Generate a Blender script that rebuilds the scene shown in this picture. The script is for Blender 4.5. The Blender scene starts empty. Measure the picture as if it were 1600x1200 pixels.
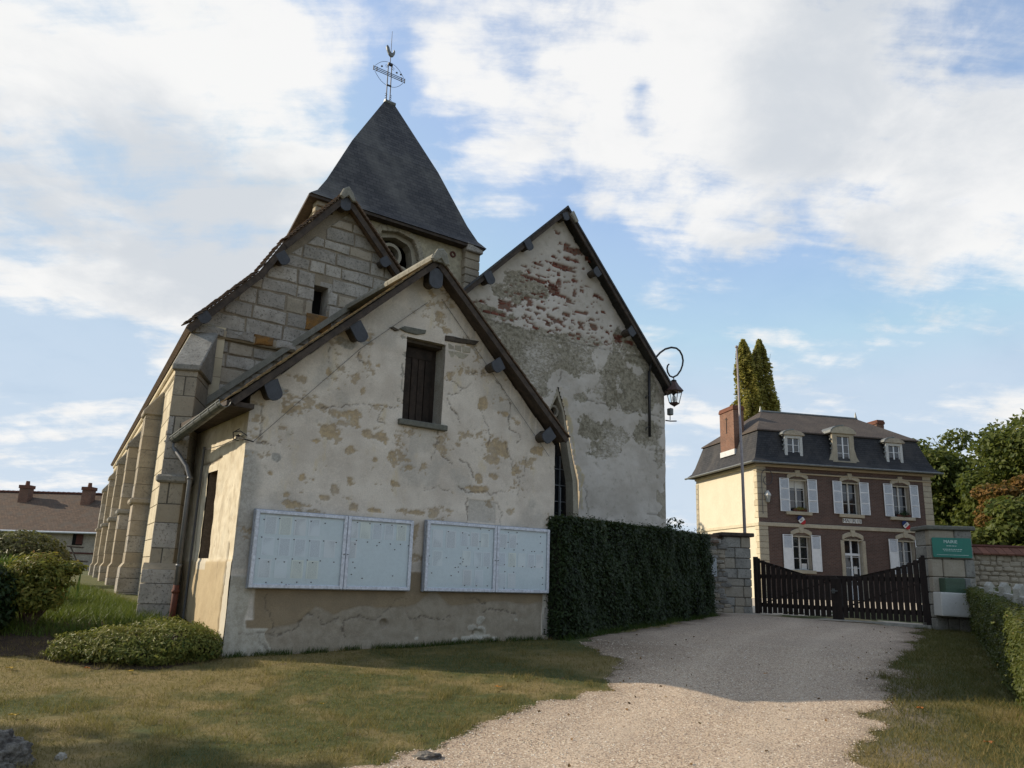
import bpy, math, random
import numpy as np
from mathutils import Vector, Matrix
rng = np.random.default_rng(7)
random.seed(7)
SC = bpy.context.scene
COL = SC.collection
# ---------------------------------------------------------------- camera, sky, sun, exposure
FPX, PITCH, ROLL, ZC = 1230.0, math.radians(13.8), math.radians(1.84), 1.6
_cp, _sp, _cr, _sr = math.cos(PITCH), math.sin(PITCH), math.cos(ROLL), math.sin(ROLL)
F_ = np.array([0, _cp, _sp]); R0 = np.array([1., 0, 0]); U0 = np.array([0, -_sp, _cp])
R_ = _cr*R0 + _sr*U0; U_ = -_sr*R0 + _cr*U0
C_ = np.array([0, 0, ZC])
cam = bpy.data.cameras.new('camera'); camo = bpy.data.objects.new('camera', cam); COL.objects.link(camo)
camo.matrix_world = Matrix(((R_[0], U_[0], -F_[0], 0), (R_[1], U_[1], -F_[1], 0), (R_[2], U_[2], -F_[2], ZC), (0, 0, 0, 1)))
cam.sensor_width = 36; cam.lens = FPX/1600*36; cam.clip_end = 2000; cam.clip_start = .1
SC.camera = camo
def ray(x, y): return F_*FPX + R_*(x-800) - U_*(y-600)
SUN_TO = math.radians(279)      # compass yaw of the sun, clockwise from +Y
SUN_EL = math.radians(27)
world = bpy.data.worlds.new('World'); SC.world = world; world.use_nodes = True
def build_world():
    nt = world.node_tree; nt.nodes.clear(); L = nt.links
    N = nt.nodes.new
    def m(op, a, b=None, c=None):
        n = N('ShaderNodeMath'); n.operation = op
        for i, v in enumerate((a, b, c)):
            if v is None: continue
            if isinstance(v, (int, float)): n.inputs[i].default_value = v
            else: L.new(v, n.inputs[i])
        return n.outputs[0]
    sky = N('ShaderNodeTexSky'); sky.sky_type = 'NISHITA'; sky.sun_disc = False
    sky.sun_elevation = SUN_EL; sky.sun_rotation = SUN_TO
    sky.air_density = 1.0; sky.dust_density = 1.2; sky.ozone_density = 1.5
    tc = N('ShaderNodeTexCoord'); D = tc.outputs['Generated']
    sep = N('ShaderNodeSeparateXYZ'); L.new(D, sep.inputs[0])
    zz = m('MAXIMUM', sep.outputs[2], 0.0); den = m('ADD', zz, .22)
    px, py = m('DIVIDE', sep.outputs[0], den), m('DIVIDE', sep.outputs[1], den)
    cb = N('ShaderNodeCombineXYZ'); L.new(px, cb.inputs[0]); L.new(py, cb.inputs[1])
    def noise(vec, sc, det, rough, dist=0., w=0.):
        n = N('ShaderNodeTexNoise'); n.noise_dimensions = '4D'; n.inputs['W'].default_value = w
        L.new(vec, n.inputs['Vector']); n.inputs['Scale'].default_value = sc; n.inputs['Detail'].default_value = det
        n.inputs['Roughness'].default_value = rough; n.inputs['Distortion'].default_value = dist
        return n.outputs['Fac']
    n1 = noise(cb.outputs[0], 2.2, 10, .6, .4, 3.1)
    rot = N('ShaderNodeMapping'); rot.inputs['Rotation'].default_value = (0, 0, .9); rot.inputs['Scale'].default_value = (1, 4.2, 1)
    L.new(cb.outputs[0], rot.inputs['Vector'])
    n2 = noise(rot.outputs[0], 1.3, 8, .6, .2, 8.4)
    dn = noise(cb.outputs[0], 4.5, 8, .6, .3, 1.7); n3 = noise(cb.outputs[0], 7.5, 8, .62, .5, 5.2)
    # warp the direction a little so that the cloud masses get broken edges
    wn = N('ShaderNodeTexNoise'); L.new(D, wn.inputs['Vector']); wn.inputs['Scale'].default_value = 4.0; wn.inputs['Detail'].default_value = 5
    wv = N('ShaderNodeVectorMath'); wv.operation = 'MULTIPLY_ADD'; L.new(wn.outputs['Color'], wv.inputs[0])
    wv.inputs[1].default_value = (.3, .3, .3); wv.inputs[2].default_value = (-.15, -.15, -.15)
    wd = N('ShaderNodeVectorMath'); wd.operation = 'ADD'; L.new(D, wd.inputs[0]); L.new(wv.outputs[0], wd.inputs[1])
    def blobs(lst):
        tot = None
        for (x, y, r, w) in lst:
            d = ray(x, y); d = d/np.linalg.norm(d)
            dd = N('ShaderNodeVectorMath'); dd.operation = 'DISTANCE'; L.new(wd.outputs[0], dd.inputs[0]); dd.inputs[1].default_value = tuple(d)
            mr = N('ShaderNodeMapRange'); mr.interpolation_type = 'SMOOTHERSTEP'
            L.new(dd.outputs['Value'], mr.inputs[0]); mr.inputs[1].default_value = 0; mr.inputs[2].default_value = r
            mr.inputs[3].default_value = w; mr.inputs[4].default_value = 0
            tot = mr.outputs[0] if tot is None else m('ADD', tot, mr.outputs[0])
        return tot
    dens = blobs([(60,120,.22,0.108),(400,200,.2,0.324),(520,260,.16,0.252),(200,330,.3,0.36),(400,380,.26,0.36),(60,300,.25,0.288),(120,470,.2,0.216),(420,520,.2,0.216),(60,690,.15,0.36),(170,690,.1,0.216),
                  (740,90,.09,0.36),(745,170,.10,0.36),(810,200,.09,0.216),(690,30,.06,0.144),(900,30,.12,0.252),(900,130,.10,0.324),(1010,70,.2,0.36),(930,230,.12,0.216),(1150,120,.28,0.396),(1330,90,.34,0.432),(1520,160,.36,0.432),(1250,250,.2,0.252),(1560,330,.2,0.216),
                  (1040,370,.15,0.302),(1090,400,.1,0.216),(1340,390,.12,0.216),(1450,300,.2,0.216),(1150,330,.1,0.072),(1200,640,.25,0.252),(1480,640,.3,0.252),(1000,600,.14,0.144),(1010,500,.08,0.072),
                  (985,165,.05,-.4),(1010,185,.045,-.45),(660,200,.10,-0.45),(665,130,.07,-0.3),(815,60,.05,-0.6),(590,60,.12,-0.25),(300,40,.2,-0.12),(700,290,.12,-0.4),(880,300,.07,-0.3),(1070,480,.14,-0.45),(1230,470,.2,-0.35),(1420,480,.24,-0.3),(1250,330,.1,-0.3),(110,605,.15,-1.3),(30,590,.1,-0.4),(1070,740,.16,-0.5),(960,420,.08,-0.3),(840,330,.1,-0.2),(1560,560,.12,-0.2)])
    a = m('ADD', m('MULTIPLY', m('SUBTRACT', n1, .5), 3.2), m('ADD', m('MULTIPLY', m('SUBTRACT', n2, .5), 3.4), m('MULTIPLY', m('SUBTRACT', n3, .5), 1.7)))
    a = m('ADD', m('ADD', a, dens), .0)
    mr = N('ShaderNodeMapRange'); mr.interpolation_type = 'SMOOTHSTEP'; L.new(a, mr.inputs[0]); mr.inputs[1].default_value = -.16; mr.inputs[2].default_value = .72; mr.inputs[4].default_value = .95
    cov = mr.outputs[0]
    # pale veil low down in the sky
    hz = N('ShaderNodeMapRange'); L.new(sep.outputs[2], hz.inputs[0]); hz.inputs[1].default_value = .0; hz.inputs[2].default_value = .32; hz.inputs[3].default_value = .42; hz.inputs[4].default_value = .16
    cov = m('SUBTRACT', 1.0, m('MULTIPLY', m('SUBTRACT', 1.0, cov), m('SUBTRACT', 1.0, hz.outputs[0])))
    grey = blobs([(1500,150,.42,.4),(1330,60,.3,.2),(150,280,.2,.7),(300,350,.2,.7),(450,420,.18,.6),(70,300,.2,.3),(1250,230,.25,.2)])
    g = m('ADD', grey, m('MULTIPLY', m('SUBTRACT', dn, .5), 2.2))
    gr = N('ShaderNodeMapRange'); gr.interpolation_type = 'SMOOTHSTEP'; L.new(g, gr.inputs[0]); gr.inputs[1].default_value = -.1; gr.inputs[2].default_value = .95
    cc = N('ShaderNodeMix'); cc.data_type = 'RGBA'; L.new(gr.outputs[0], cc.inputs[0])
    cc.inputs[6].default_value = (6.95, 6.9, 6.8, 1); cc.inputs[7].default_value = (4.9, 5.15, 5.45, 1)
    # the clear sky itself, a little lifted
    sm = N('ShaderNodeMix'); sm.data_type = 'RGBA'; sm.blend_type = 'MULTIPLY'; sm.inputs[0].default_value = 1; L.new(sky.outputs[0], sm.inputs[6]); sm.inputs[7].default_value = SKYMUL; mn = N('ShaderNodeVectorMath'); mn.operation = 'MINIMUM'; L.new(sm.outputs[2], mn.inputs[0]); mn.inputs[1].default_value = (3.3, 4.5, 5.9)
    mx = N('ShaderNodeMix'); mx.data_type = 'RGBA'; L.new(cov, mx.inputs[0]); L.new(mn.outputs[0], mx.inputs[6]); L.new(cc.outputs[2], mx.inputs[7])
    bg = N('ShaderNodeBackground'); L.new(mx.outputs[2], bg.inputs[0]); bg.inputs[1].default_value = .12
    out = N('ShaderNodeOutputWorld'); L.new(bg.outputs[0], out.inputs[0])
SKYMUL = (1.75, 1.85, 1.88, 1)
build_world()
sl = bpy.data.lights.new('sun', 'SUN'); sl.energy = 5.0; sl.angle = math.radians(.6); sl.color = (1, .87, .68)
so = bpy.data.objects.new('sun', sl); COL.objects.link(so)
_sd = Vector((math.sin(SUN_TO)*math.cos(SUN_EL), math.cos(SUN_TO)*math.cos(SUN_EL), math.sin(SUN_EL)))
so.rotation_euler = _sd.to_track_quat('Z', 'Y').to_euler(); so.location = _sd*60
SC.view_settings.view_transform = 'Standard'; SC.view_settings.look = 'None'
SC.view_settings.exposure = 0.2; SC.view_settings.gamma = 1; SC.view_settings.use_curve_mapping = False
SC.cycles.max_bounces = 6; SC.cycles.diffuse_bounces = 3; SC.cycles.transparent_max_bounces = 6
# ---------------------------------------------------------------- numeric helpers
def sst(t): t = np.clip(t, 0, 1); return t*t*(3-2*t)
_tab = np.array([(-500, -.3), (-50, -.05), (0, 0), (6, .08), (9, .22), (11.45, .40), (15, .55), (19, .72), (22, .82), (30, .9), (45, .95), (100, 1.), (900, 1.2)])
def tz(x, y):
    x = np.asarray(x, float); y = np.asarray(y, float)
    return np.interp(y, _tab[:, 0], _tab[:, 1]) + .33*sst((-x-3.9)/1.2)*sst((y-11)/1.5)*(1-.3*sst((y-15)/10))
_lat = np.random.default_rng(3).random((256, 256))
def vnoise(x, y):
    xi = np.floor(x).astype(int); yi = np.floor(y).astype(int); fx = sst(x-xi); fy = sst(y-yi)
    g = lambda a, b: _lat[a & 255, b & 255]
    return (g(xi, yi)*(1-fx)+g(xi+1, yi)*fx)*(1-fy)+(g(xi, yi+1)*(1-fx)+g(xi+1, yi+1)*fx)*fy
def fbm(x, y, o=4, s=1., seed=0, gain=.5):
    x = np.asarray(x, float)*s+seed*17.3; y = np.asarray(y, float)*s+seed*7.7
    t = 0; a = 1; n = 0
    for i in range(o):
        t = t+a*vnoise(x*2**i+i*31.7, y*2**i+i*11.3); n += a; a *= gain
    return t/n          # 0..1
# ---------------------------------------------------------------- object helpers
def dirv(deg): a = math.radians(deg); return np.array([math.sin(a), math.cos(a), 0])
class Frame:            # local x along the facade, local y away from the viewer
    def __init__(s, o, yaw): s.o = np.array([o[0], o[1], 0.]); s.yaw = yaw; s.A = dirv(yaw); s.B = dirv(yaw-90); s.rz = math.radians(90-yaw)
    def hit(s, x, y, off=0):        # a measured point of the facade -> (u, z)
        r = ray(x, y); p0 = s.o+s.B*off; t = ((p0-C_)@s.B)/(r@s.B); q = C_+r*t-s.o; return float(q@s.A), float(q[2])
    def hitv(s, x, y, u=0):
        r = ray(x, y); p0 = s.o+s.A*u; t = ((p0-C_)@s.A)/(r@s.A); q = C_+r*t-s.o; return float(q@s.B), float(q[2])
    def loc(s, x, y): q = np.array([x, y, 0])-s.o; return float(q@s.A), float(q@s.B)
    def w(s, u, v, z=0): p = s.o+s.A*u+s.B*v; return (float(p[0]), float(p[1]), z)
def name_(n): return n
def mesh_np(name, V, F, mat=None, parent=None, attrs=None, smooth=False, kind=None, loc=None):
    V = np.asarray(V, np.float32); F = np.asarray(F, np.int32)
    me = bpy.data.meshes.new(name); k = F.shape[1]
    me.vertices.add(len(V)); me.vertices.foreach_set('co', V.ravel())
    me.loops.add(F.size); me.loops.foreach_set('vertex_index', F.ravel())
    me.polygons.add(len(F)); me.polygons.foreach_set('loop_start', np.arange(len(F), dtype=np.int32)*k)
    if smooth: me.polygons.foreach_set('use_smooth', np.ones(len(F), bool))
    else: me.polygons.foreach_set('use_smooth', np.zeros(len(F), bool))
    me.update(calc_edges=True)
    for n, (dom, arr) in (attrs or {}).items():
        at = me.attributes.new(n, 'FLOAT', dom); at.data.foreach_set('value', np.asarray(arr, np.float32).ravel())
    return link(name, me, mat, parent, kind, loc)
def link(name, me, mat=None, parent=None, kind=None, loc=None):
    if mat is not None and not me.materials: me.materials.append(mat)
    o = bpy.data.objects.new(name, me); COL.objects.link(o)
    if parent is not None: o.parent = parent
    if kind: o['kind'] = kind
    if loc is not None: o.location = loc
    return o
def thing(name, label, cat, loc=(0, 0, 0), rz=0, group=None):
    o = bpy.data.objects.new(name, None); COL.objects.link(o); o.empty_display_size = .2
    o.location = loc; o.rotation_euler = (0, 0, rz); o['label'] = label; o['category'] = cat
    if group: o['group'] = group
    return o
def tag(o, label, cat, group=None, kind=None):
    o['label'] = label; o['category'] = cat
    if group: o['group'] = group
    if kind: o['kind'] = kind
    return o
def copy_tree(o, parent=None):
    c = o.copy(); COL.objects.link(c); c.parent = parent
    for ch in [k for k in CH(o)]: copy_tree(ch, c)
    return c
def CH(o): return [k for k in bpy.data.objects if k.parent == o]
class MB:
    def __init__(s): s.v = []; s.f = []
    def add(s, vs, fs):
        b = len(s.v); s.v += [tuple(map(float, p)) for p in vs]; s.f += [tuple(i+b for i in f) for f in fs]; return s
    def box(s, x0, x1, y0, y1, z0, z1, M=None):
        vs = [(x0,y0,z0),(x1,y0,z0),(x1,y1,z0),(x0,y1,z0),(x0,y0,z1),(x1,y0,z1),(x1,y1,z1),(x0,y1,z1)]
        if M: vs = [M(*p) for p in vs]
        return s.add(vs, [(0,3,2,1),(4,5,6,7),(0,1,5,4),(1,2,6,5),(2,3,7,6),(3,0,4,7)])
    def prism(s, poly, y0, y1, M=None):     # poly in (x, z), counter-clockwise seen from -y, extruded y0..y1
        n = len(poly); vs = [(x, y0, z) for x, z in poly]+[(x, y1, z) for x, z in poly]
        if M: vs = [M(*p) for p in vs]
        return s.add(vs, [tuple(range(n)), tuple(range(2*n-1, n-1, -1))]+[(i, n+i, n+(i+1) % n, (i+1) % n) for i in range(n)])
    def tube(s, pts, r, n=8, caps=True):
        pts = [Vector(p) for p in pts]; rr = r if isinstance(r, (list, tuple)) else [r]*len(pts)
        rings = []; up = None
        for i, p in enumerate(pts):
            d = (pts[min(i+1, len(pts)-1)]-pts[max(i-1, 0)]).normalized()
            if up is None: up = Vector((0, 0, 1)) if abs(d.z) < .9 else Vector((1, 0, 0))
            a = d.cross(up).normalized(); b = a.cross(d).normalized(); up = b
            rings.append([p+(a*math.cos(2*math.pi*k/n)+b*math.sin(2*math.pi*k/n))*rr[i] for k in range(n)])
        vs = [q for g in rings for q in g]; fs = []
        for i in range(len(pts)-1):
            for k in range(n): fs.append((i*n+k, i*n+(k+1) % n, (i+1)*n+(k+1) % n, (i+1)*n+k))
        if caps: fs += [tuple(range(n-1, -1, -1)), tuple(range((len(pts)-1)*n, len(pts)*n))]
        return s.add(vs, fs)
    def lathe(s, prof, c=(0, 0, 0), n=12):
        vs = [(c[0]+r*math.cos(2*math.pi*k/n), c[1]+r*math.sin(2*math.pi*k/n), c[2]+z) for r, z in prof for k in range(n)]
        fs = [(i*n+k, i*n+(k+1) % n, (i+1)*n+(k+1) % n, (i+1)*n+k) for i in range(len(prof)-1) for k in range(n)]
        return s.add(vs, fs+[tuple(range(n-1, -1, -1)), tuple(range((len(prof)-1)*n, len(prof)*n))])
    def ring(s, inner, outer, y0, y1, M=None):   # closed band between two equal-length (x,z) loops
        n = len(inner); vs = [(x, y0, z) for x, z in inner]+[(x, y0, z) for x, z in outer]+[(x, y1, z) for x, z in inner]+[(x, y1, z) for x, z in outer]
        if M: vs = [M(*p) for p in vs]
        fs = []
        for i in range(n):
            j = (i+1) % n; fs += [(i, j, n+j, n+i)[::-1], (2*n+i, 2*n+j, 3*n+j, 3*n+i), (n+i, n+j, 3*n+j, 3*n+i)[::-1], (i, 2*n+i, 2*n+j, j)[::-1]]
        return s.add(vs, fs)
    def mesh(s, name):
        me = bpy.data.meshes.new(name); me.from_pydata(s.v, [], s.f); me.update(); return me
    def build(s, name, mat=None, parent=None, smooth=False, bevel=0, loc=None, kind=None):
        me = s.mesh(name)
        if smooth: me.polygons.foreach_set('use_smooth', [True]*len(me.polygons))
        o = link(name, me, mat, parent, kind, loc)
        if bevel:
            b = o.modifiers.new('bevel', 'BEVEL'); b.width = bevel; b.segments = 1; b.limit_method = 'ANGLE'; b.angle_limit = math.radians(50)
        return o
def clip(poly, conv):       # Sutherland-Hodgman, conv counter-clockwise
    out = poly
    for i in range(len(conv)):
        a, b = conv[i], conv[(i+1) % len(conv)]; inp = out; out = []
        if not inp: return []
        side = lambda p: (b[0]-a[0])*(p[1]-a[1])-(b[1]-a[1])*(p[0]-a[0])
        for k in range(len(inp)):
            p, q = inp[k-1], inp[k]; sp, sq = side(p), side(q)
            if (sp >= 0) != (sq >= 0):
                t = sp/(sp-sq); out.append((p[0]+t*(q[0]-p[0]), p[1]+t*(q[1]-p[1])))
            if sq >= 0: out.append(q)
    return out
def area(poly): return .5*sum(poly[i-1][0]*poly[i][1]-poly[i][0]*poly[i-1][1] for i in range(len(poly)))
def piece(poly, depth, bev=.012, jit=.006, y=0., M=None, rough=.5):   # a stone: polygon standing proud of y by depth, with a worn edge
    if area(poly) < 0: poly = poly[::-1]
    cx = sum(p[0] for p in poly)/len(poly); cz = sum(p[1] for p in poly)/len(poly)
    P = []
    for i, p in enumerate(poly):                      # split long edges so outlines are uneven
        q = poly[(i+1) % len(poly)]; L = math.hypot(q[0]-p[0], q[1]-p[1]); k = max(1, min(3, int(L/.16)))
        for j in range(k): t = j/k; P.append((p[0]+(q[0]-p[0])*t, p[1]+(q[1]-p[1])*t))
    P = [(x+random.uniform(-jit, jit), z+random.uniform(-jit, jit)) for x, z in P]; n = len(P)
    ins = [(x+(cx-x)*min(.45, bev/max(.02, math.hypot(x-cx, z-cz))), z+(cz-z)*min(.45, bev/max(.02, math.hypot(x-cx, z-cz)))) for x, z in P]
    vs = [(x, y, z) for x, z in P]+[(x, y-depth*.55, z) for x, z in P]+[(x, y-depth*random.uniform(1-.3*rough, 1.0+.1*rough), z) for x, z in ins]+[(cx, y-depth*1.03, cz)]
    if M: vs = [M(*p) for p in vs]
    fs = [(i, (i+1) % n, n+(i+1) % n, n+i) for i in range(n)]+[(n+i, n+(i+1) % n, 2*n+(i+1) % n, 2*n+i) for i in range(n)]+[(2*n+i, 2*n+(i+1) % n, 3*n) for i in range(n)]
    return MB().add(vs, fs)
# ---------------------------------------------------------------- materials
class Mt:
    def __init__(s, name):
        s.m = bpy.data.materials.new(name); s.m.use_nodes = True; s.t = s.m.node_tree; s.b = s.t.nodes['Principled BSDF']; s.b.inputs['Roughness'].default_value = .85
        s.b.inputs['Specular IOR Level'].default_value = .25
        s.tc = s.N('ShaderNodeTexCoord'); s.co = s.tc.outputs['Object']; s.h = None
    def N(s, t): return s.t.nodes.new(t)
    def set(s, inp, v):
        if v is None: return
        if isinstance(v, bpy.types.NodeSocket): s.t.links.new(v, inp)
        elif isinstance(v, tuple) and inp.type == 'RGBA': inp.default_value = (*v[:3], 1)
        else: inp.default_value = v
    def math(s, op, a, b=None, c=None):
        n = s.N('ShaderNodeMath'); n.operation = op; s.set(n.inputs[0], a); s.set(n.inputs[1], b); s.set(n.inputs[2], c); return n.outputs[0]
    def scaled(s, v, sc, off=None):
        n = s.N('ShaderNodeMapping'); s.set(n.inputs[0], v); n.inputs['Scale'].default_value = sc
        if off: n.inputs['Location'].default_value = off
        return n.outputs[0]
    def noise(s, sc, det=4, rough=.55, co=None, dist=0):
        n = s.N('ShaderNodeTexNoise'); s.set(n.inputs['Vector'], co or s.co); n.inputs['Scale'].default_value = sc; n.inputs['Detail'].default_value = det
        n.inputs['Roughness'].default_value = rough; n.inputs['Distortion'].default_value = dist; return n.outputs['Fac']
    def vor(s, sc, feat='F1', co=None, out='Distance', rnd=1):
        n = s.N('ShaderNodeTexVoronoi'); n.feature = feat; s.set(n.inputs['Vector'], co or s.co); n.inputs['Scale'].default_value = sc; n.inputs['Randomness'].default_value = rnd; return n.outputs[out]
    def ramp(s, f, lo, hi, a=0., b=1.):
        n = s.N('ShaderNodeMapRange'); n.interpolation_type = 'SMOOTHSTEP'; s.set(n.inputs[0], f); n.inputs[1].default_value = lo; n.inputs[2].default_value = hi; n.inputs[3].default_value = a; n.inputs[4].default_value = b; return n.outputs[0]
    def mix(s, f, a, b, mode='MIX'):
        n = s.N('ShaderNodeMix'); n.data_type = 'RGBA'; n.blend_type = mode; s.set(n.inputs[0], f); s.set(n.inputs[6], a); s.set(n.inputs[7], b); return n.outputs[2]
    def attr(s, n): a = s.N('ShaderNodeAttribute'); a.attribute_name = n; return a.outputs['Fac']
    def rnd(s): return s.N('ShaderNodeObjectInfo').outputs['Random']
    def bump(s, h, strength=.4, dist=.01):
        n = s.N('ShaderNodeBump'); n.inputs['Strength'].default_value = strength; n.inputs['Distance'].default_value = dist; s.set(n.inputs['Height'], h)
        if s.h is not None: s.t.links.new(s.h, n.inputs['Normal'])
        s.h = n.outputs[0]; s.t.links.new(s.h, s.b.inputs['Normal']); return s
    def col(s, c): s.set(s.b.inputs['Base Color'], c); return s
    def rough(s, r): s.set(s.b.inputs['Roughness'], r); return s
    def vary(s, c, amt=.3, hue=None):     # per-object brightness
        g = s.math('MULTIPLY_ADD', s.rnd(), amt, 1-amt/2)
        n = s.N('ShaderNodeVectorMath'); n.operation = 'SCALE'; s.set(n.inputs[0], c); s.set(n.inputs['Scale'], g); return n.outputs[0]
    def ocoord(s, k=13.): # object coordinates shifted by a per-object random
        n = s.N('ShaderNodeVectorMath'); n.operation = 'MULTIPLY_ADD'; c = s.N('ShaderNodeCombineXYZ')
        for i in range(3): s.t.links.new(s.rnd(), c.inputs[i])
        s.t.links.new(c.outputs[0], n.inputs[0]); n.inputs[1].default_value = (k, k*1.7, k*.6); s.t.links.new(s.co, n.inputs[2]); return n.outputs[0]
M = {}
def simple(name, c1, c2, sc=6, rough=.85, bs=.3, bsc=40, bd=.004, vary=0., fine=.25, metal=0, spec=.25, world=False):
    m = Mt(name); co = m.ocoord() if vary else m.co
    f = m.ramp(m.noise(sc, 5, .6, co), .3, .7)
    c = m.mix(f, c1, c2); g = m.ramp(m.noise(sc*9, 3, .6, co), .25, .75, 1-fine, 1+fine*.6)
    n = m.N('ShaderNodeVectorMath'); n.operation = 'SCALE'; m.set(n.inputs[0], c); m.set(n.inputs['Scale'], g); c = n.outputs[0]
    if vary: c = m.vary(c, vary)
    m.col(c).rough(rough); m.b.inputs['Metallic'].default_value = metal; m.b.inputs['Specular IOR Level'].default_value = spec
    if bs: m.bump(m.noise(bsc, 4, .6, co), bs, bd)
    M[name] = m.m; return m
def lit_side_plaster(m0):
    m = Mt('lit_side_plaster'); base = m.mix(m.ramp(m.noise(3, 6, .65), .35, .65), (.66,.59,.45), (.56,.485,.355)); base = m.mix(m.ramp(m.noise(9, 5, .7, m.scaled(m.co, (1,1.6,.7))), .56, .7), base, (.44,.36,.24))
    pl = m.mix(m.ramp(m.noise(2, 5, .6), .35, .65), (.47,.375,.235), (.42,.33,.205)); pl = m.mix(m.ramp(m.noise(12, 4, .6, m.scaled(m.co, (1,1,.12))), .6, .75), pl, (.34,.26,.17))
    c = m.mix(m.attr('grey'), base, (.40,.33,.23)); c = m.mix(m.attr('plinth'), c, pl); c = m.mix(m.attr('stone'), c, (.52,.48,.40)); c = m.mix(m.math('MULTIPLY', m.attr('crack'), .85), c, (.12,.09,.06))
    m.col(c).rough(.92).bump(m.noise(6, 6, .7, m.scaled(m.co, (1,1,.5))), .5, .03).bump(m.noise(40, 4, .6), .3, .005); M['lit_side_plaster'] = m.m
def make_materials():
    # annex plaster: masks computed per vertex
    m = Mt('plaster'); loss = m.attr('loss'); grey = m.attr('grey'); plinth = m.attr('plinth'); crack = m.attr('crack'); stn = m.attr('stone')
    base = m.mix(m.ramp(m.noise(1.6, 6, .6), .35, .65), (.67,.595,.50), (.54,.47,.39))
    base = m.mix(m.ramp(m.noise(7, 6, .65), .55, .8), base, (.42,.375,.30))
    base = m.mix(m.ramp(m.noise(3.1, 5, .7, m.scaled(m.co, (1,1,.35), (5,2,1))), .56, .75), base, (.60,.50,.34))
    och = m.mix(m.ramp(m.noise(14, 5, .65), .35, .65), (.47,.345,.19), (.32,.24,.145))
    och = m.mix(m.ramp(m.noise(9, 4, .6, m.scaled(m.co, (1,1,1), (3,8,1))), .58, .72), och, (.46,.40,.30))
    c = m.mix(grey, base, m.mix(m.ramp(m.noise(20, 5, .7), .35, .65), (.29,.27,.235), (.42,.395,.345)))
    c = m.mix(loss, c, och)
    pl = m.mix(m.ramp(m.noise(2.2, 5, .6), .35, .65), (.285,.22,.14), (.24,.185,.12)); pg = m.attr('cement')
    pl = m.mix(pg, pl, m.mix(m.ramp(m.noise(5, 6, .65), .35, .65), (.27,.225,.165), (.345,.295,.225)))
    c = m.mix(plinth, c, pl); c = m.mix(stn, c, m.mix(m.ramp(m.noise(6, 6, .7), .4, .6), (.47,.435,.36), (.36,.325,.26)))
    c = m.mix(m.math('MULTIPLY', crack, .8), c, (.10,.08,.06))
    sp = m.ramp(m.noise(60, 3, .6), .2, .8, .86, 1.1); n = m.N('ShaderNodeVectorMath'); n.operation = 'SCALE'; m.set(n.inputs[0], c); m.set(n.inputs['Scale'], sp)
    m.col(n.outputs[0]).rough(.92); m.bump(m.noise(9, 6, .65), .35, .02).bump(m.noise(70, 4, .6), .25, .004); M['plaster'] = m.m
    lit_side_plaster(m)
    # sandier, brighter plaster copy for the annex side wall, sunlight put into its colour
    m = Mt('aisle_plaster'); grey = m.attr('grey'); brick = m.attr('loss'); crack = m.attr('crack'); och = m.attr('ochre')
    base = m.mix(m.ramp(m.noise(1.1, 6, .6), .35, .65), (.56,.505,.44), (.45,.40,.34))
    base = m.mix(m.ramp(m.noise(5, 6, .68), .52, .75), base, (.33,.295,.23))
    gr = m.mix(m.ramp(m.noise(11, 6, .72), .35, .62), (.15,.128,.088), (.31,.275,.205))
    gm = m.ramp(m.math('ADD', grey, m.math('MULTIPLY', m.math('SUBTRACT', m.noise(11, 8, .82, m.scaled(m.co, (1,1,1.8))), .5), 2.3)), .2, .8)
    c = m.mix(gm, base, gr); c = m.mix(och, c, m.mix(m.ramp(m.noise(5, 6, .7), .4, .6), (.46,.37,.22), (.42,.37,.29)))
    c = m.mix(brick, c, m.mix(m.ramp(m.noise(16, 4, .6), .35, .65), (.20,.095,.062), (.15,.105,.08))); c = m.mix(m.math('MULTIPLY', crack, .8), c, (.09,.08,.06))
    m.col(c).rough(.93).bump(m.noise(7, 7, .7), .5, .03).bump(m.noise(45, 4, .65), .35, .008); M['aisle_plaster'] = m.m
    # ashlar, one random per stone
    def ashlar(name, a, b, d, var=.28, pit=.6):
        m = Mt(name); co = m.ocoord()
        c = m.mix(m.ramp(m.noise(3, 6, .65, co), .35, .65), a, b); c = m.mix(m.ramp(m.noise(22, 6, .8, co), .52, .64), c, d)
        c = m.mix(m.math('MULTIPLY', m.ramp(m.rnd(), .72, .9), .55), c, (.30,.245,.17)); c = m.vary(c, var)
        m.col(c).rough(.93).bump(m.noise(28, 5, .75, co), pit, .012).bump(m.vor(60, co=co), .2, .004); M[name] = m.m
    ashlar('ashlar', (.42,.385,.335), (.30,.275,.235), (.13,.115,.098), .38, 1.0)
    ashlar('buttress_stone', (.37,.32,.24), (.29,.25,.19), (.18,.155,.12), .18, .4)
    ashlar('pillar_stone', (.30,.285,.25), (.21,.20,.175), (.10,.092,.08), .3)
    ashlar('rubble', (.27,.255,.225), (.17,.16,.14), (.09,.08,.07), .6)
    ashlar('dressed', (.39,.35,.265), (.32,.285,.22), (.22,.19,.145), .14, .25)
    ashlar('cream_dressed', (.58,.51,.37), (.50,.44,.32), (.40,.34,.25), .1, .2)
    simple('mortar', (.29,.245,.18), (.215,.18,.135), 5, .95, .6, 40, .012)
    simple('mortar_dark', (.13,.115,.09), (.085,.075,.06), 6, .95, .6, 40, .012)
    simple('lichen_stone', (.30,.15,.04), (.16,.10,.05), 8, .95, .6, 40, .012)
    simple('render_tower', (.42,.37,.26), (.36,.315,.22), 1.2, .92, .3, 20, .01)
    simple('render_nave', (.62,.53,.37), (.50,.42,.29), 2, .92, .4, 14, .015)
    simple('side_lintel', (.40,.37,.31), (.30,.27,.22), 5, .92, .5, 30, .01)
    simple('brick', (.19,.065,.042), (.11,.045,.032), 12, .92, .6, 60, .006, vary=.5)
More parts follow.
